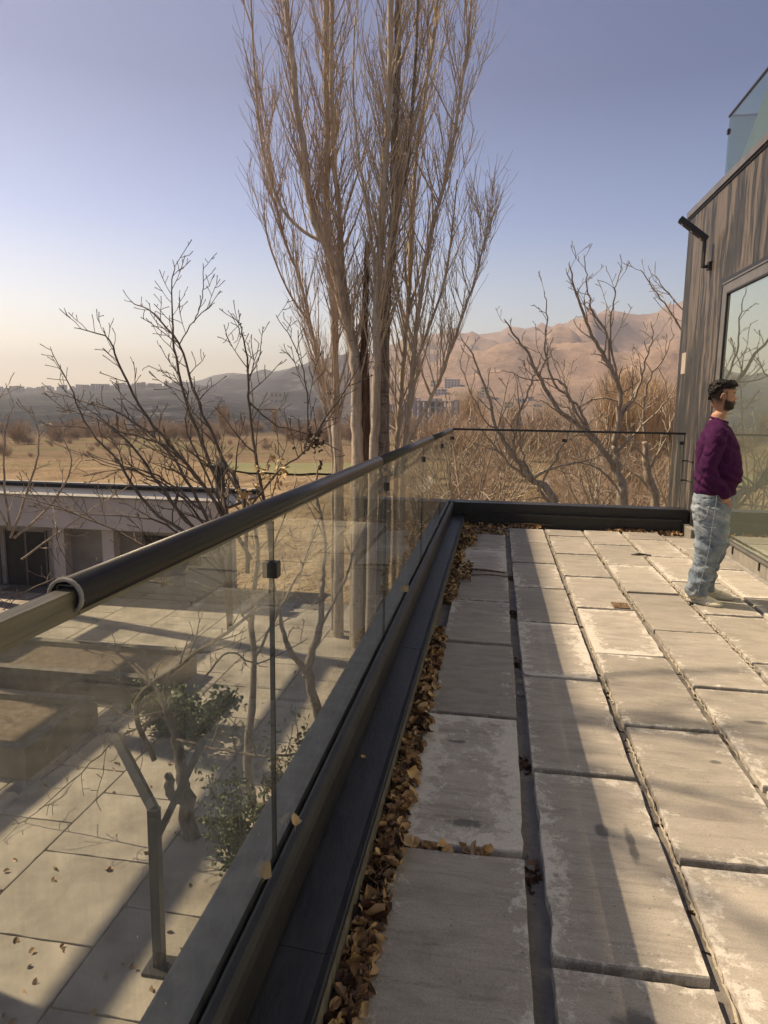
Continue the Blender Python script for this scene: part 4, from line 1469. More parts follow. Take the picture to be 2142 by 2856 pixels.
# --- far bare trees, shrubs and golden poplars: one of each kind, then copies
def twig_cloud(n, hgt, wid, kind, seed, r):
    rr = random.Random(seed)
    mb = MB()
    for _ in range(n):
        if kind == 'column':
            a, q = rr.uniform(0, 2 * PI), rr.random() ** .7
            h0 = rr.uniform(0.05, .55) * hgt
            L = (hgt - h0) * rr.uniform(.35, .95)
            wv = wid * (1 - 0.55 * (h0 / hgt))
            p = Vector((math.cos(a) * q * wv * .35, math.sin(a) * q * wv * .35, h0))
            d = Vector((math.cos(a) * .13, math.sin(a) * .13, 1)).normalized()
            k = 5
        else:
            a, q = rr.uniform(0, 2 * PI), rr.random() ** .5
            p = Vector((math.cos(a) * q * wid * .2, math.sin(a) * q * wid * .2, rr.uniform(0, .35) * hgt))
            e = rr.uniform(.25, 1.5)
            d = Vector((math.cos(a) * math.cos(e), math.sin(a) * math.cos(e), math.sin(e)))
            L = hgt * rr.uniform(.35, .8)
            k = 5
        pts = [p]
        for s in range(k):
            d = (d + rv(rr, .12 if kind == 'column' else .2) + Vector((0, 0, .06))).normalized()
            pts.append(pts[-1] + d * L / k)
        mb.tube(pts, [r * (1 - .13 * s) for s in range(k + 1)], 3, cap=False)
        if kind != 'column':
            for s in range(1, k):
                dd = (d + rv(rr, .6)).normalized()
                mb.tube([pts[s], pts[s] + dd * L * .2, pts[s] + dd * L * .33 + Vector((0, 0, .04 * L))], [r * .6, r * .5, r * .4], 3, cap=False)
    return mb


protos = {
    'gold': [twig_cloud(230, 9, 2.6, 'column', 70 + i, 0.034).build('bare_poplar', 'gold', origin=(0, 0, 0)) for i in range(2)],
    'brush': [twig_cloud(170, 3.4, 3.4, 'round', 80 + i, 0.016).build('bare_shrub', 'brush', origin=(0, 0, 0)) for i in range(3)],
    'bare': [twig_cloud(240, 6.0, 5.0, 'round', 90 + i, 0.026).build('bare_tree', 'brush', origin=(0, 0, 0)) for i in range(2)],
}
used = set()


def place(kind, px, r, s=1.0, group='', label='', cat='tree', dz=0.0):
    a = px_az(px, 1200)[0]
    x, y = r * math.sin(a), r * math.cos(a)
    pr = rnd.choice(protos[kind])
    if pr.name not in used:
        used.add(pr.name)
        o = pr
    else:
        o = pr.copy()
        COL.objects.link(o)
    o.location = (x, y, ground_at(x, y) + dz)
    o.rotation_euler = (0, 0, rnd.uniform(0, 6.28))
    o.scale = (s, s, s * rnd.uniform(.9, 1.15))
    tag(o, label, cat, group)


for px, r, s in [(1300, 110, .95), (1322, 112, 1.1), (1338, 108, .9), (1290, 118, .6)]:
    place('gold', px, r, s, 'golden poplars beyond the shrubs near the terrace corner', 'golden bare poplar in the small stand behind the glass corner')
for k in range(26):
    place('gold', rnd.uniform(1690, 1960), rnd.uniform(52, 75), rnd.uniform(.75, 1.15), 'golden poplars behind the right walnut trees', 'straw-coloured bare poplar in the grove behind the right walnut trees')
for k in range(16):
    place('gold', rnd.uniform(560, 1650), rnd.uniform(150, 230), rnd.uniform(.55, 1.0), 'distant row of poplars across the valley floor', 'small bare poplar in the distant row across the valley')
for k in range(58):
    r = rnd.uniform(20, 52)
    px = rnd.uniform(1170, 1950)
    if 1400 < px < 1560 and 25 < r < 48:
        continue
    place('brush', px, r, rnd.uniform(.45, .95), 'brown shrubs in the rough ground beyond the far rail', 'twiggy brown shrub in the rough ground beyond the far rail', 'shrub')
for k in range(26):
    place('bare', rnd.uniform(1150, 1960), rnd.uniform(55, 120), rnd.uniform(.5, 1.0), 'bare trees in the middle distance on the right', 'bare brown tree in the middle distance on the right')
for k in range(95):
    place('bare', rnd.uniform(-60, 1150), rnd.uniform(118, 230), rnd.uniform(.35, .75), 'bare trees along the far side of the fields on the left', 'bare tree along the far side of the fields')
for k in range(30):
    place('brush', rnd.uniform(-40, 900), rnd.uniform(75, 130), rnd.uniform(.15, .45), 'scrub bushes scattered over the brown fields', 'low scrub bush on the brown field beyond the white building', 'shrub')

# ground litter of dry grass in the rough beyond the rail
gr = MB()
for _ in range(9000):
    a = px_az(rnd.uniform(1150, 1960), 1200)[0]
    r = rnd.uniform(13, 46)
    x, y = r * math.sin(a), r * math.cos(a)
    z = ground_at(x, y)
    h = rnd.uniform(.15, .5)
    dx, dy = rnd.uniform(-.2, .2), rnd.uniform(-.2, .2)
    w = rnd.uniform(.01, .025)
    gr.add([(x - w, y, z), (x + w, y, z), (x + dx, y + dy, z + h)], [(0, 1, 2)])
gr.build('dry_grass', 'gold', kind='stuff')

# low white garden wall by the path
MB().box(4.9, 8.4, 24.5, 24.8, -3.6, -2.9).build('garden_wall', 'white', origin=(6.6, 24.6, -3.5), label='low white garden wall among the bushes below the far rail', cat='wall')


# ================================================================== TOWN
def block(px, top_py, r, wpx, hpx, mat, name, label, group, fl=None, depth=None, cols=0):
    r = hit_ground(px, top_py + hpx, 150)
    a, e = px_az(px, top_py)
    x, y = r * math.sin(a), r * math.cos(a)
    zt = 1.5 + r * e
    H = hpx / FPX * r
    Wd = wpx / FPX * r
    D = depth or Wd * 0.7
    t = thing(name, (x, y, zt - H), label, 'building', group)
    ca, sa = math.cos(-a), math.sin(-a)

    def rot(m):
        m.v = [(x + (vx - x) * ca - (vy - y) * sa, y + (vx - x) * sa + (vy - y) * ca, vz) for vx, vy, vz in m.v]
        return m
    zb = zt - H - 12
    rot(MB().box(x - Wd / 2, x + Wd / 2, y, y + D, zb, zt)).build('wall', mat, t)
    if fl:
        wm = MB()
        for f in range(fl):
            z0 = zt - H * (f + .85) / fl
            z1 = zt - H * (f + .3) / fl
            c = max(2, cols)
            for q in range(c):
                xa = x - Wd / 2 + Wd * (q + .22) / c
                xb = x - Wd / 2 + Wd * (q + .78) / c
                wm.box(xa, xb, y - 0.12, y - 0.02, z0, z1)
        rot(wm).build('windows', 'glazing', t, kind='stuff')
    return t


rt = random.Random(99)
for k in range(52):
    px = -40 + k * 12.5 + rt.uniform(-5, 5)
    base = np.interp(px, [-900, 0, 250, 480, 620], [1112, 1092, 1085, 1076, 1088])
    h = rt.uniform(8, 20)
    block(px, base - h * .75, 1330 + rt.uniform(-15, 10), rt.uniform(8, 18), h, rt.choice(['tower', 'tower', 'grey_render']), 'tower_block',
          'pale apartment block in the hazy row along the left ridge', 'apartment blocks along the hazy left ridge', fl=4, cols=3)
for k in range(20):
    px = rt.uniform(250, 820)
    py = rt.uniform(1100, 1190)
    block(px, py, 900 - (py - 1100) * 3.2, rt.uniform(8, 20), rt.uniform(7, 15), rt.choice(['tower', 'brick', 'white']), 'hillside_house',
          'small house scattered on the hazy slope below the ridge', 'houses scattered on the hazy left slope', fl=2, cols=3)
block(770, 1092, 700, 34, 34, 'brick', 'far_building', 'square pinkish building on the hillside left of the poplars', None, fl=2, cols=3)
block(1354, 1078, 520, 26, 32, 'yellow', 'far_building', 'bright yellow building lit by the sun right of the poplars', None, fl=4, cols=2)
block(1338, 1092, 525, 10, 30, 'white', 'far_building', 'narrow white block left of the bright yellow building', None, fl=4, cols=1)
block(1420, 1120, 480, 26, 18, 'yellow', 'far_building', 'small pale yellow house below the yellow building', None, fl=2, cols=3)
block(1213, 1060, 560, 24, 18, 'yellow', 'far_building', 'small yellow house among the poplar twigs on the slope', None, fl=2, cols=3)
block(1262, 1057, 640, 42, 26, 'tower', 'far_building', 'grey apartment building on the slope behind the poplars', None, fl=4, cols=5)
block(1230, 1085, 560, 34, 22, 'tower', 'far_building', 'pale building just under the slope beside the poplar twigs', None, fl=3, cols=4)
for k in range(13):
    px, py = rt.uniform(1180, 1560), rt.uniform(1105, 1165)
    block(px, py, 430 - (py - 1105) * 2, rt.uniform(14, 32), rt.uniform(10, 20), rt.choice(['tower', 'white', 'brick', 'grey_render']), 'town_house',
          'low town house in the hazy quarter below the mountain', 'houses of the town below the mountain', fl=2, cols=3)


def frame_building(px, top_py, r, wpx, hpx, nf, nc, label):
    r = hit_ground(px, top_py + hpx, 150)
    a, e = px_az(px, top_py)
    x, y = r * math.sin(a), r * math.cos(a)
    zt = 1.5 + r * e
    H, Wd = hpx / FPX * r, wpx / FPX * r
    D = Wd * .6
    t = thing('concrete_frame', (x, y, zt - H), label, 'building')
    for f in range(nf + 1):
        z = zt - H * f / nf
        MB().box(x - Wd / 2, x + Wd / 2, y, y + D, z - .5, z).build('floor_slab', 'tower_frame', t)
    cmb = MB()
    for q in range(nc + 1):
        for dd in (0.02, .5, .98):
            xx = x - Wd / 2 + Wd * q / nc
            m = MB().box(xx - .35, xx + .35, y + D * dd - .35, y + D * dd + .35, zt - H - 12, zt)
            m.build('column', 'tower_frame', t)
    MB().box(x - Wd * .12, x + Wd * .12, y + D * .4, y + D * .6, zt - H - 12, zt + 1).build('stair_core', 'grey_render', t)


frame_building(1215, 1118, 300, 120, 82, 5, 8, 'unfinished grey concrete frame building right of the poplars')
frame_building(1120, 1128, 330, 70, 72, 4, 5, 'smaller concrete frame building partly behind the poplar trunks')
frame_building(1155, 1110, 380, 30, 34, 3, 3, 'pale open concrete frame catching the light on top of the building site')

# ================================================================== LEAF LITTER
def leaf_mesh(seed, mat):
    rr = random.Random(seed)
    m = MB()
    L = 0.030
    W_ = L * rr.uniform(.6, .85)
    cu, tw = rr.uniform(.4, 1.5), rr.uniform(-.8, .8)
    rows = 6
    for i in range(rows + 1):
        t = -1 + 2 * i / rows
        w = W_ * max(0, 1 - abs(t) ** 1.8) ** .8 * (1 - .35 * t) * rr.uniform(.86, 1.1)
        zc = cu * 0.35 * L * t * t + rr.uniform(-.05, .05) * L
        for s in (-1, -.5, 0, .5, 1):
            ang = tw * t
            yy = s * w
            zz = cu * abs(s) ** 1.6 * w * rr.uniform(.7, 1.1)
            m.v.append((t * L, yy * math.cos(ang) - zz * math.sin(ang), zc + zz * math.cos(ang) + yy * math.sin(ang)))
    for i in range(rows):
        for j in range(4):
            k = i * 5 + j
            m.f.append((k, k + 1, k + 6, k + 5))
    k0 = len(m.v)
    m.tube([(-L, 0, cu * .35 * L), (-L * 1.3, .002, .012), (-L * 1.75, .006, .010)], [.0009, .0008, .0006], 3)
    return m


leafp = []
for i in range(14):
    o = leaf_mesh(200 + i, None).build('fallen_leaf', ['leaf_dry', 'leaf_dry', 'leaf_dark', 'leaf_pale'][i % 4] if i % 9 else 'leaf_dry', smooth=True,
                                       label='x', cat='leaf')
    leafp.append(o)


def edge_noise(y):
    return 0.02 * noise.noise((y * 3.1, 0, 7))


def litter_spot(rr):
    """where leaves have gathered: the strip beside the flashing, the near joint, the far end"""
    u = rr.random()
    if u < 0.60:
        y = rr.uniform(1.2, 4.62)
        x = rr.uniform(-0.352, -0.285 + 0.02 * rr.random())
        z = -0.03 + rr.uniform(0, .055) * min(1, (y > 4.4) * .3 + (y <= 4.4))
    elif u < 0.80:
        y = rr.uniform(5.25, 8.2)
        x = rr.uniform(-0.352, -0.26 + (0.09 if 5.9 < y < 6.5 or y > 7.4 else 0.0))
        z = -0.02 + rr.uniform(0, .05) + (0.03 if x > -0.28 else 0)
    elif u < 0.93:
        y = rr.uniform(8.2, 8.9)
        x = -0.35 + rr.random() ** 1.5 * 0.95
        z = -0.03 + rr.uniform(0, .05)
        if y < 8.72 and x > 0.2:
            z = 0.01
            y = rr.uniform(8.72, 8.92)
    else:
        y = rr.uniform(8.78, 8.92)
        x = rr.uniform(1.4, 2.3)
        z = -0.03 + rr.uniform(0, .04)
    return x, y, z


rl = random.Random(77)
near_lab = 'curled dry brown leaf in the drift between the flashing and the slabs'
G = 'dry leaves drifted along the gutter'
for k in range(290):
    y = 1.3 + 2.3 * (k / 290) ** 1.3 + rl.uniform(-.03, .03)
    x = rl.uniform(-0.348, -0.262 + edge_noise(y))
    o = leafp[k % 14] if k < 14 else rl.choice(leafp).copy()
    if k >= 14:
        COL.objects.link(o)
    o.location = (x, y, rl.uniform(-.012, .028) + (0.012 if x > -.29 else 0))
    o.rotation_euler = (rl.uniform(-1.1, 1.1), rl.uniform(-.9, .9), rl.uniform(0, 6.28))
    s = rl.uniform(.45, 1.25)
    o.scale = (s, s * rl.uniform(.8, 1.1), s)
    tag(o, near_lab, 'leaf', G)


def litter_mesh(spots, mat, seed, smin=.6, smax=1.1):
    rr = random.Random(seed)
    m = MB()
    for (x, y, z) in spots:
        n = Vector((rr.uniform(-1, 1), rr.uniform(-1, 1), rr.uniform(.15, 1)))
        leaf_quad(m, Vector((x, y, z)), n, 0.026 * rr.uniform(smin, smax), rr, rr.uniform(.2, .6))
    return m


sp1, sp2, sp3 = [], [], []
for _ in range(3400):
    q = litter_spot(rl)
    rl.choice([sp1, sp1, sp2, sp3, sp3]).append(q)
for _ in range(60):     # spill into the joint between the two nearest first-column slabs
    x = -0.28 + rl.random() ** 1.6 * 0.32
    sp1.append((x, 2.21 + rl.uniform(-.012, .012), rl.uniform(-.03, .008)))
for _ in range(70):
    y = rl.choice([2.15, 2.86, 4.05, 5.1, 6.2])
    sp3.append((0.18 + rl.uniform(-.018, .018), y + rl.gauss(0, .05), -.035))
for _ in range(90):
    sp3.append((rl.choice([0.642, 1.098, 1.553]) + rl.uniform(-.015, .015), rl.uniform(1.3, 8.4), -.04))
litter_mesh(sp1, 'leaf_dry', 1).build('leaf_litter', 'leaf_dry', kind='stuff')
litter_mesh(sp2, 'leaf_pale', 2, .5, .9).build('leaf_litter', 'leaf_pale', kind='stuff')
litter_mesh(sp3, 'leaf_dark', 3).build('leaf_litter', 'leaf_dark', kind='stuff')
# floor of the drift
MB().box(-0.356, -0.288, 1.0, 4.55, -0.05, -0.022).build('leaf_mould', 'leaf_dark', kind='stuff')

yl = []
for _ in range(420):
    x, y = rl.uniform(-7.5, -0.9), rl.uniform(3.4, 12)
    if noise.noise((x * .5, y * .5, 4)) > -.1 or rl.random() < .3:
        yl.append((x, y, -3.19))
litter_mesh(yl, 'leaf_dry', 9, .9, 1.6).build('leaf_litter', 'leaf_dry', kind='stuff')

# a few single things lying about
def single_leaf(x, y, z, rot, s, lab, mat='leaf_pale'):
    o = leaf_mesh(int(abs(x * 1000) + y * 100), None).build('fallen_leaf', mat, smooth=True, origin=None, label=lab, cat='leaf')
    o.location = (x, y, z)
    o.rotation_euler = rot
    o.scale = (s, s, s)


single_leaf(-0.545, 1.60, 0.292, (0.2, -1.2, 1.0), 0.85, 'tan leaf standing against the foot of the glass below the first joint')
single_leaf(-0.545, 1.83, 0.288, (0.6, -.7, 2.0), 0.7, 'pale curled leaf caught on the channel just past the first glass joint')
single_leaf(-0.54, 4.45, 0.30, (0.9, -.9, .4), 0.9, 'bright yellow leaf stuck at the foot of the third glass pane')
single_leaf(-0.47, 2.55, 0.115, (0.3, .2, 1.4), 0.6, 'small pale leaf lying on the dark flashing', 'leaf_dry')
single_leaf(-0.50, 2.98, 0.115, (0.1, .4, 2.4), 0.55, 'tiny leaf scrap lying further along the dark flashing', 'leaf_dry')

st = MB().tube([(-0.22, 6.28, 0.022), (-0.05, 6.24, 0.03), (0.13, 6.22, 0.02)], [.010, .011, .007], 7)
st.build('stick', 'snag', origin=(-0.05, 6.24, .02), smooth=True, label='short dark stick lying across the leaves by the first slab row', cat='stick')
st = MB().tube([(-0.25, 6.08, 0.012), (0.0, 6.12, 0.018), (0.17, 6.10, 0.012)], [.006, .006, .004], 6)
st.build('stick', 'snag', origin=(0, 6.1, .01), smooth=True, label='thin pale twig lying beside the dark stick on the slab', cat='stick')
st = MB().tube([(0.16, 8.86, 0.03), (0.4, 8.84, 0.035), (0.75, 8.86, 0.03)], [.009, .010, .007], 6)
st.build('stick', 'snag', origin=(0.4, 8.85, .03), smooth=True, label='long stick lying at the foot of the far black parapet', cat='stick')
st = MB().tube([(1.42, 7.35, .008), (1.5, 7.38, .012), (1.62, 7.36, .008)], [.004, .013, .006], 7)
st.build('stick', 'dark', origin=(1.5, 7.36, .01), smooth=True, label='small dark scrap lying on a far slab', cat='scrap')

# bottle cap-like ring in the joint
rg = MB()
cx_, cy_ = 0.182, 3.62
pts = [(cx_ + .013 * math.cos(t * PI / 8), cy_ + .013 * math.sin(t * PI / 8), -.018 + .004 * math.sin(t * PI / 8)) for t in range(17)]
rg.tube(pts, .0035, 6)
rg.build('pipe_ring', 'coping', origin=(cx_, cy_, -.02), smooth=True, label='small grey metal ring stuck in the joint beside the first slab column', cat='ring')

# square felt pads stuck on the glass, paint specks
for (px, py, lab) in [(457, 1622, 'small square pad stuck on the outside of the nearest glass pane'), (578, 2210, 'tiny pale clip stuck low on the nearest glass pane')]:
    d_ = _fw + (px - 1071) / FPX * _r2 - (py - 1428) / FPX * _u2
    p = EYE + d_ * ((GX - 0.0095) / d_.x)
    s = 0.0085 if py < 2000 else 0.006
    MB().box(GX - 0.012, GX - 0.0065, p.y - s * .8, p.y + s * .8, p.z - s, p.z + s).build('glass_pad', 'snag' if py < 2000 else 'paint_white', origin=p, label=lab, cat='pad')
cp = MB()
rr = random.Random(4)
for _ in range(70):
    y, z = rr.uniform(.6, 6), rr.uniform(.3, 1.1)
    s = rr.uniform(.001, .0032)
    x = GX + 0.0068
    cp.add([(x, y, z), (x, y + s, z + s * rr.uniform(-.5, .5)), (x, y + s * .5, z + s * 1.6)], [(0, 1, 2)])
cp.build('paint_flecks', 'paint_white', bal, kind='stuff')


# ================================================================== PERSON
def voxelise(mb, name, mat, parent, size=0.012, smooth_it=6, disp=None):
    me = bpy.data.meshes.new('tmp')
    me.from_pydata([tuple(v) for v in mb.v], [], mb.f)
    ob = bpy.data.objects.new('tmp', me)
    COL.objects.link(ob)
    r = ob.modifiers.new('r', 'REMESH')
    r.mode = 'VOXEL'
    r.voxel_size = size
    s = ob.modifiers.new('s', 'SMOOTH')
    s.factor = 0.5
    s.iterations = smooth_it
    dg = bpy.context.evaluated_depsgraph_get()
    dg.update()
    ev = ob.evaluated_get(dg)
    m2 = bpy.data.meshes.new_from_object(ev)
    bpy.data.objects.remove(ob)
    m2.materials.clear()
    m2.materials.append(MAT[mat] if isinstance(mat, str) else mat)
    if disp:
        vn = [v.normal.copy() for v in m2.vertices]
        for v, nn in zip(m2.vertices, vn):
            v.co = v.co + nn * disp(v.co)
    m2.polygons.foreach_set('use_smooth', [True] * len(m2.polygons))
    m2.update()
    o = bpy.data.objects.new(name, m2)
    link(o, parent)
    return o


def ring(u, v, z, a, b, n=20, e=2.2, front=None, tilt=0.0, tz=0.0):
    """ellipse-ish ring; a = half depth (facing), b = half width"""
    out = []
    for k in range(n):
        t = 2 * PI * k / n
        c, s = math.cos(t), math.sin(t)
        cu = math.copysign(abs(c) ** (2 / e), c)
        sv = math.copysign(abs(s) ** (2 / e), s)
        aa = a if (c < 0 or front is None) else front
        out.append((u + cu * aa, v + sv * b, z + tilt * cu * aa + tz * sv * b))
    return out


FACE = math.radians(-14)
person = thing('person', (1.685, 5.72, 0.0), 'bearded man in purple sweatshirt and baggy jeans facing the window, hands in pockets', 'person')
person.rotation_euler = (0, 0, FACE)
SC = 1.0

# local frame: +x = facing (right in the picture), +y = his left (away), z up
def skin_material():
    m, n, b, out = nodes('skin')
    v = coords(n, 'Object')
    f = noi(n, v, 14)
    col = ramp(n, f, [(0.35, (0.40, 0.215, 0.135)), (0.68, (0.45, 0.25, 0.165))])
    at_ = N(n, 'Attribute')
    at_.attribute_name = 'stubble'
    grain = noi(n, v, 260, 2)
    k = mathn(n, 'MULTIPLY', at_.outputs['Fac'], mathn(n, 'ADD', 0.72, mathn(n, 'MULTIPLY', grain, 0.6)), True)
    col = mix(n, k, col, (0.012, 0.009, 0.008))
    n.links.new(col, b.inputs['Base Color'])
    b.inputs['Roughness'].default_value = 0.6
    b.inputs['Specular IOR Level'].default_value = 0.3
    bump(n, b, grain, 0.25, 0.002)
    return m


skin = skin_material()
MAT['skin'] = skin
# head profile from chin to crown : z, back u, front u, half width
HP = [(1.475, -.035, .060, .040), (1.488, -.050, .094, .048), (1.502, -.060, .103, .054), (1.516, -.072, .104, .058), (1.526, -.076, .100, .061), (1.537, -.080, .107, .063),
      (1.545, -.083, .103, .065), (1.552, -.085, .108, .066), (1.562, -.088, .103, .068), (1.570, -.089, .113, .069), (1.578, -.091, .122, .070), (1.588, -.093, .117, .071),
      (1.600, -.095, .108, .072), (1.610, -.096, .101, .073), (1.622, -.097, .103, .074), (1.636, -.096, .108, .075), (1.652, -.095, .107, .075), (1.670, -.092, .101, .074),
      (1.690, -.086, .089, .070), (1.708, -.070, .067, .056), (1.720, -.045, .040, .036), (1.725, -.01, .01, .01)]


def head_ring(z, ub, uf, w, n=36):
    out = []
    cu = 0.005
    for k in range(n):
        t = 2 * PI * k / n
        c, s = math.cos(t), math.sin(t)
        if c >= 0:
            # the nose, lips and chin stand out only near the middle line
            base_f = min(uf, 0.098 if 1.60 > z > 1.49 else uf)
            extra = (uf - base_f)
            mid = math.exp(-(s / 0.20) ** 2)
            x = cu + (base_f - cu) * abs(c) ** 0.85 + extra * mid
            # eye socket
            if 1.602 < z < 1.618:
                x -= 0.006 * math.exp(-((abs(s) - 0.45) / 0.18) ** 2)
        else:
            x = cu - (cu - ub) * abs(c) ** 0.9
        y = w * math.copysign(abs(s) ** 0.9, s)
        out.append((x, y, z))
    return out


rings = [ring(-.018, 0, 1.36, .062, .068, 36), ring(-.015, 0, 1.42, .056, .058, 36), ring(-.008, 0, 1.455, .056, .055, 36)]
rings += [head_ring(*h) for h in HP]
hb = MB().loft(rings)
# rest of the body under the clothes, one skin with the head
tor = [ring(-.01, 0, z, a, b, 20) for z, a, b in [(0.86, .095, .14), (0.95, .105, .145), (1.08, .10, .135), (1.22, .105, .15), (1.32, .095, .16), (1.38, .07, .09), (1.42, .055, .06)]]
hb.loft(tor)
hb.loft([ring(-.02, -.085, z, r, r, 14) for z, r in [(0.10, .033), (0.30, .036), (0.47, .045), (0.7, .07), (0.9, .08)]])
hb.loft([ring(0.012, .095, z, r, r, 14) for z, r in [(0.10, .033), (0.30, .036), (0.47, .045), (0.7, .07), (0.9, .08)]])
for s in (-1, 1):
    hb.tube([(-.01, s * .14, 1.33), (-.035, s * .225, 1.20), (-.05, s * .25, 1.03), (.03, s * .22, .92), (.055, s * .185, .87)], [.05, .042, .034, .028, .026], 12)
    # hand in the pocket: palm and five fingers
    hb.tube([(.065, s * .175, .872), (.080, s * .145, .82)], [.030, .036], 12)
    for q in range(4):
        o_ = (q - 1.5) * .017
        hb.tube([(.080 + o_, s * .145, .825), (.09 + o_, s * .135, .79), (.09 + o_, s * .12, .765 - (.006 if q in (1, 2) else 0))], [.0095, .009, .008], 8)
    hb.tube([(.085, s * .16, .85), (.105, s * .145, .835), (.11, s * .13, .82)], [.011, .010, .009], 8)
body = voxelise(hb, 'body', 'skin', person, 0.0055, 3)


def sstep(a, b, x):
    t = max(0.0, min(1.0, (x - a) / (b - a)))
    return t * t * (3 - 2 * t)


att = body.data.attributes.new('stubble', 'FLOAT', 'POINT')
for i_, v_ in enumerate(body.data.vertices):
    x, y, z = v_.co
    k = 0.0
    if z > 1.44:
        w = 0.006 * noise.noise(v_.co * 60)
        # beard: below a line from the ear lobe down to the mouth corner, above the throat
        line = 1.578 - 0.42 * max(0, x - .02) + w
        k = max(k, sstep(.008, -.008, z - line) * sstep(1.468, 1.484, z + .25 * (x - .05)) * sstep(.005, .03, x) * .96)
        # lips stay clear, moustache above
        if x > .092 and abs(y) < .020 and 1.530 < z < 1.546:
            k *= .25
        if x > .084 and abs(y) < .034 and 1.545 < z < 1.560:
            k = max(k, .9)
        # sideburn
        k = max(k, sstep(.014, .006, abs(x - .030)) * sstep(1.66, 1.62, z) * sstep(1.545, 1.57, z) * sstep(.045, .06, abs(y)) * .7)
        # cropped back and sides, fading down the neck
        k = max(k, sstep(.020, -.004, x) * sstep(1.495, 1.585, z + w) * .93)
        k = max(k, sstep(1.645, 1.665, z))
    att.data[i_].value = k

# ear
for s in (-1, 1):
    em = MB()
    em.loft([ring(0.008, s * (.070 + d), 1.588, .017 * k, .005, 14) for d, k in ((0, 1),)] * 1 + [ring(0.008, s * .078, 1.588, .012, .004, 14)])
    pts = [Vector((0.008 + .017 * math.cos(t) + .003 * math.sin(t), s * (.078 + .003 * math.sin(t)), 1.588 + .031 * math.sin(t))) for t in [math.radians(q) for q in range(-100, 215, 22)]]
    e2 = MB().tube(pts, [.004 + .0022 * math.sin(i / len(pts) * PI) for i in range(len(pts))], 8)
    e2.tube([(0.010, s * .074, 1.566), (0.006, s * .077, 1.600), (.010, s * .074, 1.612)], [.009, .010, .007], 8)
    e2.build('ear', skin, person, smooth=True, origin=(0, 0, 0)).location = (0, 0, 0)

# hair: crown shell with curls, over the ear line; beard on the jaw
MAT['hair'] = pmat('black_hair', (0.004, 0.0035, 0.003), (0.009, 0.007, 0.006), 60, 0.6, 0.6, bd=0.003, spec=0.2)
MAT['fade'] = pmat('cropped_hair', (0.035, 0.024, 0.018), (0.075, 0.048, 0.034), 120, 0.8, 0.4, bd=0.002)


def add_build(mb, name, mat, smooth=True):
    me = bpy.data.meshes.new(name)
    me.from_pydata([tuple(v) for v in mb.v], [], mb.f)
    me.materials.append(MAT[mat] if isinstance(mat, str) else mat)
    if smooth:
        me.polygons.foreach_set('use_smooth', [True] * len(me.polygons))
    o = bpy.data.objects.new(name, me)
    return link(o, person)


hr = MB()
HR = [(1.618, -.100, -.040, .070), (1.636, -.103, -.010, .074), (1.652, -.105, .040, .077), (1.668, -.106, .098, .079), (1.688, -.103, .108, .079), (1.708, -.095, .103, .075), (1.726, -.078, .084, .064),
      (1.737, -.052, .058, .046), (1.742, -.02, .025, .02)]
hr.loft([ring((b + f) / 2, 0, z, (f - b) / 2, w, 32, 2.3) for z, b, f, w in HR])
rh = random.Random(8)
for _ in range(300):
    t = rh.uniform(0, 2 * PI)
    z = rh.uniform(1.61, 1.735)
    row = min(HR, key=lambda h: abs(h[0] - z))
    cu, a, w = (row[1] + row[2]) / 2, (row[2] - row[1]) / 2, row[3]
    x, y = cu + a * math.cos(t), w * math.sin(t)
    if z < 1.66 and x > -.015:
        continue
    r = rh.uniform(.004, .0075)
    ax = rh.uniform(0, 2 * PI)
    q = [Vector((x + .010 * math.cos(ax + i), y + .006 * math.sin(ax + i), z + .008 * math.sin(ax * 2 + i * 1.3))) for i in range(4)]
    hr.tube(q, [r * .6, r, r * .9, r * .5], 6)
for _ in range(60):     # curls down the back of the head
    x, y, z = rh.uniform(-.106, -.086), rh.uniform(-.05, .05), rh.uniform(1.575, 1.65)
    r = rh.uniform(.006, .010)
    hr.tube([(x, y, z), (x - .003, y + .006, z - .012), (x + .006, y + .002, z - .02)], [r * .7, r, r * .5], 6)
voxelise(hr, 'hair', 'hair', person, 0.005, 2, disp=lambda c: -0.003 + 0.0022 * noise.noise(c * 90) + 0.0015 * noise.noise(c * 180))
# brow, eye
for s in (-1, 1):
    ey = MB().tube([(.100, s * .018, 1.629), (.097, s * .034, 1.634), (.084, s * .050, 1.629)], [.0035, .0042, .0025], 6)
    add_build(ey, 'eyebrow', 'hair')
    ew = MB()
    ew.loft([ring(.0855, s * .031, 1.6105 + dz, r, r, 12) for dz, r in ((-.0075, .001), (-.005, .0075), (0, .0105), (.005, .0075), (.0075, .001))])
    add_build(ew, 'eye', pmat('eye_white', (0.30, 0.27, 0.25), (0.33, 0.3, 0.27), 9, 0.2, 0))
    ir = MB().tube([(.0950, s * .032, 1.6105), (.0968, s * .0325, 1.6105)], .0045, 10)
    add_build(ir, 'eye_iris', 'hair')
lp = MB()
lp.tube([(.0985, -.020, 1.540), (.1075, -.008, 1.5425), (.1085, 0, 1.5435), (.1075, .008, 1.5425), (.0985, .020, 1.540)], [.002, .0042, .0045, .0042, .002], 8)
lp.tube([(.0985, -.018, 1.534), (.105, -.008, 1.531), (.1065, 0, 1.530), (.105, .008, 1.531), (.0985, .018, 1.534)], [.002, .0045, .005, .0045, .002], 8)
add_build(lp, 'lips', pmat('lip_skin', (0.17, 0.075, 0.055), (0.20, 0.09, 0.07), 20, 0.5, 0))

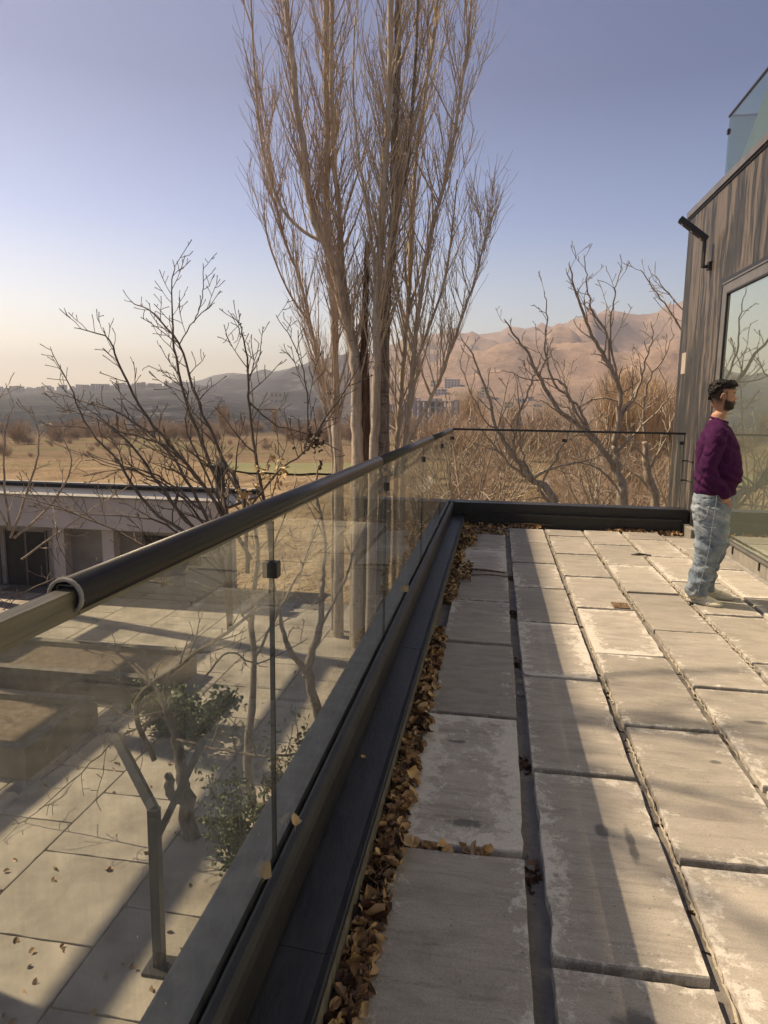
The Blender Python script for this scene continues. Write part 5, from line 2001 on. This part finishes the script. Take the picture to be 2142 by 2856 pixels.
for o_ in person.children:
    me_ = o_.data
    for v_ in me_.vertices:
        if o_.name.startswith('body'):
            k_ = sstep(1.40, 1.50, v_.co.z)
        else:
            k_ = 1.0
        if k_ > 0:
            c_ = Vector((0.0, 0.0, 1.44))
            t_ = c_ + (v_.co - c_) * 0.885 + Vector((0.0, 0, 0.016))
            v_.co = v_.co.lerp(t_, k_)
    me_.update()

# sweatshirt
MAT['sweat'] = pmat('purple_fleece', (0.040, 0.0075, 0.042), (0.055, 0.011, 0.056), 30, 0.95, 0.35, bd=0.003, spec=0.15)
tz = [  # z, back u, front u, half width
    (0.905, -.128, .150, .170), (0.925, -.140, .172, .178), (0.96, -.148, .190, .184), (1.02, -.150, .194, .185), (1.10, -.150, .182, .184), (1.18, -.152, .160, .186),
    (1.25, -.146, .138, .190), (1.31, -.128, .112, .185), (1.355, -.104, .088, .160), (1.39, -.080, .068, .110), (1.412, -.066, .058, .076), (1.425, -.060, .050, .064)]
sw = MB()
sw.loft([ring((b + f) / 2, 0, z, (f - b) / 2, w, 32, 2.5, tilt=(-.12 if z > 1.38 else 0)) for z, b, f, w in tz])
for s in (-1, 1):
    sw.tube([(-.008, s * .13, 1.335), (-.022, s * .185, 1.27), (-.045, s * .225, 1.16), (-.058, s * .238, 1.06), (-.04, s * .240, 1.00), (.01, s * .232, .945), (.052, s * .215, .905)],
            [.070, .073, .068, .062, .060, .054, .044], 16)
sw.loft([ring(0.005, 0, z, .150, w, 32, 2.4) for z, w in ((.868, .166), (.88, .172), (.91, .172), (.925, .172))])


def sweat_disp(c):
    q = Vector((c.x * 1.3, c.y, c.z * .9 - c.x * .9))
    d = -0.006 * (1 - min(1, abs(noise.noise(q * 7)) * 1.6)) ** 7 - 0.003 * (1 - min(1, abs(noise.noise(q * 15 + Vector((5, 2, 1)))) * 1.6)) ** 7
    # diagonal drag folds round elbow and waist
    if c.z < 1.12:
        d += 0.007 * math.sin((c.z * 1.0 + c.x * .55) * 85 + 3 * noise.noise(c * 6)) * max(0, 1 - abs(c.z - .97) / .13)
    d += 0.010 * noise.noise(Vector((c.x * 9, c.y * 9, c.z * 6))) + 0.003 * noise.noise(c * 28)
    if c.z > 1.2:
        d += 0.004 * math.sin((c.x * 1.2 + c.z) * 60 + 2 * noise.noise(c * 8))
    return d


voxelise(sw, 'sweatshirt', 'sweat', person, 0.0065, 5, disp=sweat_disp)
add_build(MB().tube([Vector((-.006 + .062 * math.cos(t), .066 * math.sin(t), 1.418 - .020 * math.cos(t))) for t in [2 * PI * k / 24 for k in range(25)]], .0085, 8), 'collar', 'sweat')
hem = MB()
hem.loft([ring(0.006, 0, z, a, w, 40, 2.4) for z, a, w in ((.852, .142, .160), (.858, .150, .168), (.875, .153, .171), (.888, .150, .168), (.895, .142, .16))])
add_build(hem, 'hem_band', 'sweat')
for s in (-1, 1):
    add_build(MB().tube([(.038, s * .218, .925), (.062, s * .212, .893), (.076, s * .190, .858)], [.046, .044, .040], 14), 'cuff', 'sweat')

# jeans
def denim():
    m, n, b, out = nodes('faded_denim')
    v = coords(n, 'Object')
    f = noi(n, v, 5, 6, 0.65, 0.6)
    w = noi(n, coords(n, 'Object', (1, 1, .6)), 26, 5, .75, 0.4)
    col = ramp(n, f, [(0.34, (0.085, 0.125, 0.175)), (0.48, (0.17, 0.215, 0.26)), (0.66, (0.32, 0.345, 0.36))])
    col = mix(n, mathn(n, 'MULTIPLY', ramp(n, w, [(0.45, (0, 0, 0)), (0.7, (1, 1, 1))]), 0.35), col, (0.46, 0.46, 0.44))
    n.links.new(col, b.inputs['Base Color'])
    b.inputs['Roughness'].default_value = 0.9
    b.inputs['Specular IOR Level'].default_value = 0.2
    bump(n, b, noi(n, v, 160, 3), 0.25, 0.002)
    return m


MAT['denim'] = denim()
MAT['denim_seam'] = pmat('denim_seam', (0.27, 0.29, 0.30), (0.13, 0.16, 0.19), 90, 0.9, 0.5, bd=0.002)
jn = MB()
jn.loft([ring((b + f) / 2, 0, z, (f - b) / 2, w, 28, 2.5) for z, b, f, w in
         [(.70, -.145, .135, .172), (.76, -.152, .142, .180), (.82, -.148, .145, .178), (.87, -.138, .144, .166), (.90, -.130, .140, .158)]])
# near (his right) leg, y negative; far leg, y positive
NEAR = [(.76, -.150, .125, -.088, .100), (.68, -.142, .130, -.092, .102), (.60, -.128, .125, -.096, .099), (.52, -.115, .122, -.098, .095), (.44, -.108, .108, -.100, .092), (.36, -.110, .082, -.102, .090),
        (.28, -.120, .062, -.104, .088), (.20, -.132, .040, -.106, .088), (.13, -.142, .028, -.108, .088), (.065, -.140, .024, -.108, .086)]
FAR = [(.76, -.120, .135, .088, .098), (.68, -.105, .140, .092, .098), (.60, -.088, .142, .095, .096), (.52, -.070, .148, .098, .093), (.45, -.058, .150, .098, .090), (.36, -.055, .125, .100, .088),
       (.28, -.058, .100, .100, .086), (.20, -.062, .085, .102, .084), (.13, -.062, .078, .104, .084), (.055, -.066, .074, .104, .082)]
for leg in (NEAR, FAR):
    jn.loft([ring((b + f) / 2, y, z, (f - b) / 2, w, 22, 2.3) for z, b, f, y, w in leg])


def crease(c, f, p=7):
    return (1 - min(1, abs(noise.noise(c * f)) * 1.6)) ** p


def denim_disp(c):
    d = 0.010 * noise.noise(Vector((c.x * 7, c.y * 7, c.z * 5)))
    k = max(0, 1 - abs(c.z - .50) / .14)
    d += 0.010 * k * math.sin((c.z + c.x * .5) * 62 + 4 * noise.noise(c * 5))
    k = max(0, 1 - abs(c.z - .20) / .16)
    d += 0.011 * k * math.sin((c.z - c.x * .45) * 70 + 5 * noise.noise(c * 6))
    k = max(0, 1 - abs(c.z - .74) / .08)
    d += 0.006 * k * math.sin((c.z + c.x * .9) * 75 + 2 * noise.noise(c * 7))
    q = Vector((c.x * 1.0, c.y * 1.0, c.z * 1.9 + c.x * .8))
    d -= 0.007 * crease(q, 8) + 0.004 * crease(q + Vector((3, 1, 2)), 17)
    d += 0.003 * noise.noise(c * 30)
    return d


voxelise(jn, 'jeans', 'denim', person, 0.0062, 5, disp=denim_disp)
sm = MB()
side = [(.018, -.183, .86), (.015, -.190, .78), (.008, -.200, .68), (.0, -.202, .58), (-.002, -.200, .48), (-.012, -.198, .38), (-.028, -.200, .28), (-.045, -.201, .18), (-.055, -.202, .10)]
sm.tube([Vector(p) + Vector((0, .002 * math.sin(i * 3), 0)) for i, p in enumerate(spline(side, 60))], .0032, 5)
add_build(sm, 'side_seam', 'denim_seam')
pk = MB()
pk.tube([(-.125, -.140, .80), (-.095, -.168, .795), (-.055, -.186, .785), (-.030, -.190, .785)], .003, 5)
pk.tube([(-.030, -.190, .785), (-.040, -.192, .70), (-.062, -.188, .665), (-.095, -.178, .69), (-.125, -.155, .72)], .0028, 5)
add_build(pk, 'back_pocket', 'denim_seam')
for z, pth in ((.842, None),):
    bl = MB().tube([Vector((.004 + .138 * math.cos(t), .165 * math.sin(t), .845)) for t in [2 * PI * k / 30 for k in range(31)]], .006, 6)
    add_build(bl, 'waistband', 'denim')
pc = MB().tube([(.035, -.181, .850), (.060, -.184, .825), (.105, -.165, .815), (.132, -.130, .812)], .0032, 5)
add_build(pc, 'front_pocket', 'denim_seam')

# shoes
MAT['shoe'] = pmat('beige_mesh_shoe', (0.52, 0.47, 0.36), (0.64, 0.59, 0.46), 40, 0.8, 0.5, bd=0.003)
MAT['sole'] = pmat('shoe_sole', (0.44, 0.42, 0.33), (0.55, 0.52, 0.42), 16, 0.7, 0.2)


def shoe(ux, uy, rz):
    m = MB()
    sec = [(-.085, .034, .078), (-.075, .040, .092), (-.05, .042, .100), (-.02, .041, .102), (.01, .042, .094), (.05, .045, .078), (.09, .048, .064), (.13, .047, .055), (.16, .040, .046), (.182, .024, .034)]
    rings = []
    for x, w, h in sec:
        rings.append([(x, w * math.copysign(abs(math.cos(t)) ** .8, math.cos(t)), .016 + (h - .016) * max(0, math.sin(t)) ** .8 if math.sin(t) > 0 else .016) for t in [2 * PI * k / 18 for k in range(18)]])
    m.loft(rings)
    sl_ = MB()
    o1 = [(-.094, 0), (-.088, .030), (-.06, .044), (0, .044), (.06, .050), (.11, .053), (.155, .046), (.185, .028), (.196, 0)]
    o1 = o1 + [(x, -y) for x, y in o1[-2:0:-1]]
    sl_.loft([[(x * .97, y * .95, 0.0) for x, y in o1], [(x, y, .010) for x, y in o1], [(x * 1.01, y * 1.03, .024) for x, y in o1], [(x * .97, y * .95, .030) for x, y in o1]])
    la = MB()
    for i in range(6):
        x = .005 + i * .018
        h = .094 - i * .006
        la.tube([(x, -.030, h - .018), (x + .004, -.012, h), (x + .002, .012, h), (x, .030, h - .018)], .0028, 5)
    for i in range(4):
        x = -.06 + i * .045
        la.tube([(x, -.044, .034), (x + .03, -.042, .06), (x + .035, -.034, .078)], .003, 5)
    c, s = math.cos(rz), math.sin(rz)
    for mb in (m, sl_, la):
        mb.v = [(ux + x * c - y * s, uy + x * s + y * c, z) for x, y, z in mb.v]
    a = add_build(m, 'shoe', 'shoe')
    b = add_build(sl_, 'sole', 'sole')
    b.parent = a
    d = add_build(la, 'laces', 'paint_white')
    d.parent = a


shoe(-.055, -.105, math.radians(-27))
shoe(.020, .105, math.radians(-6))
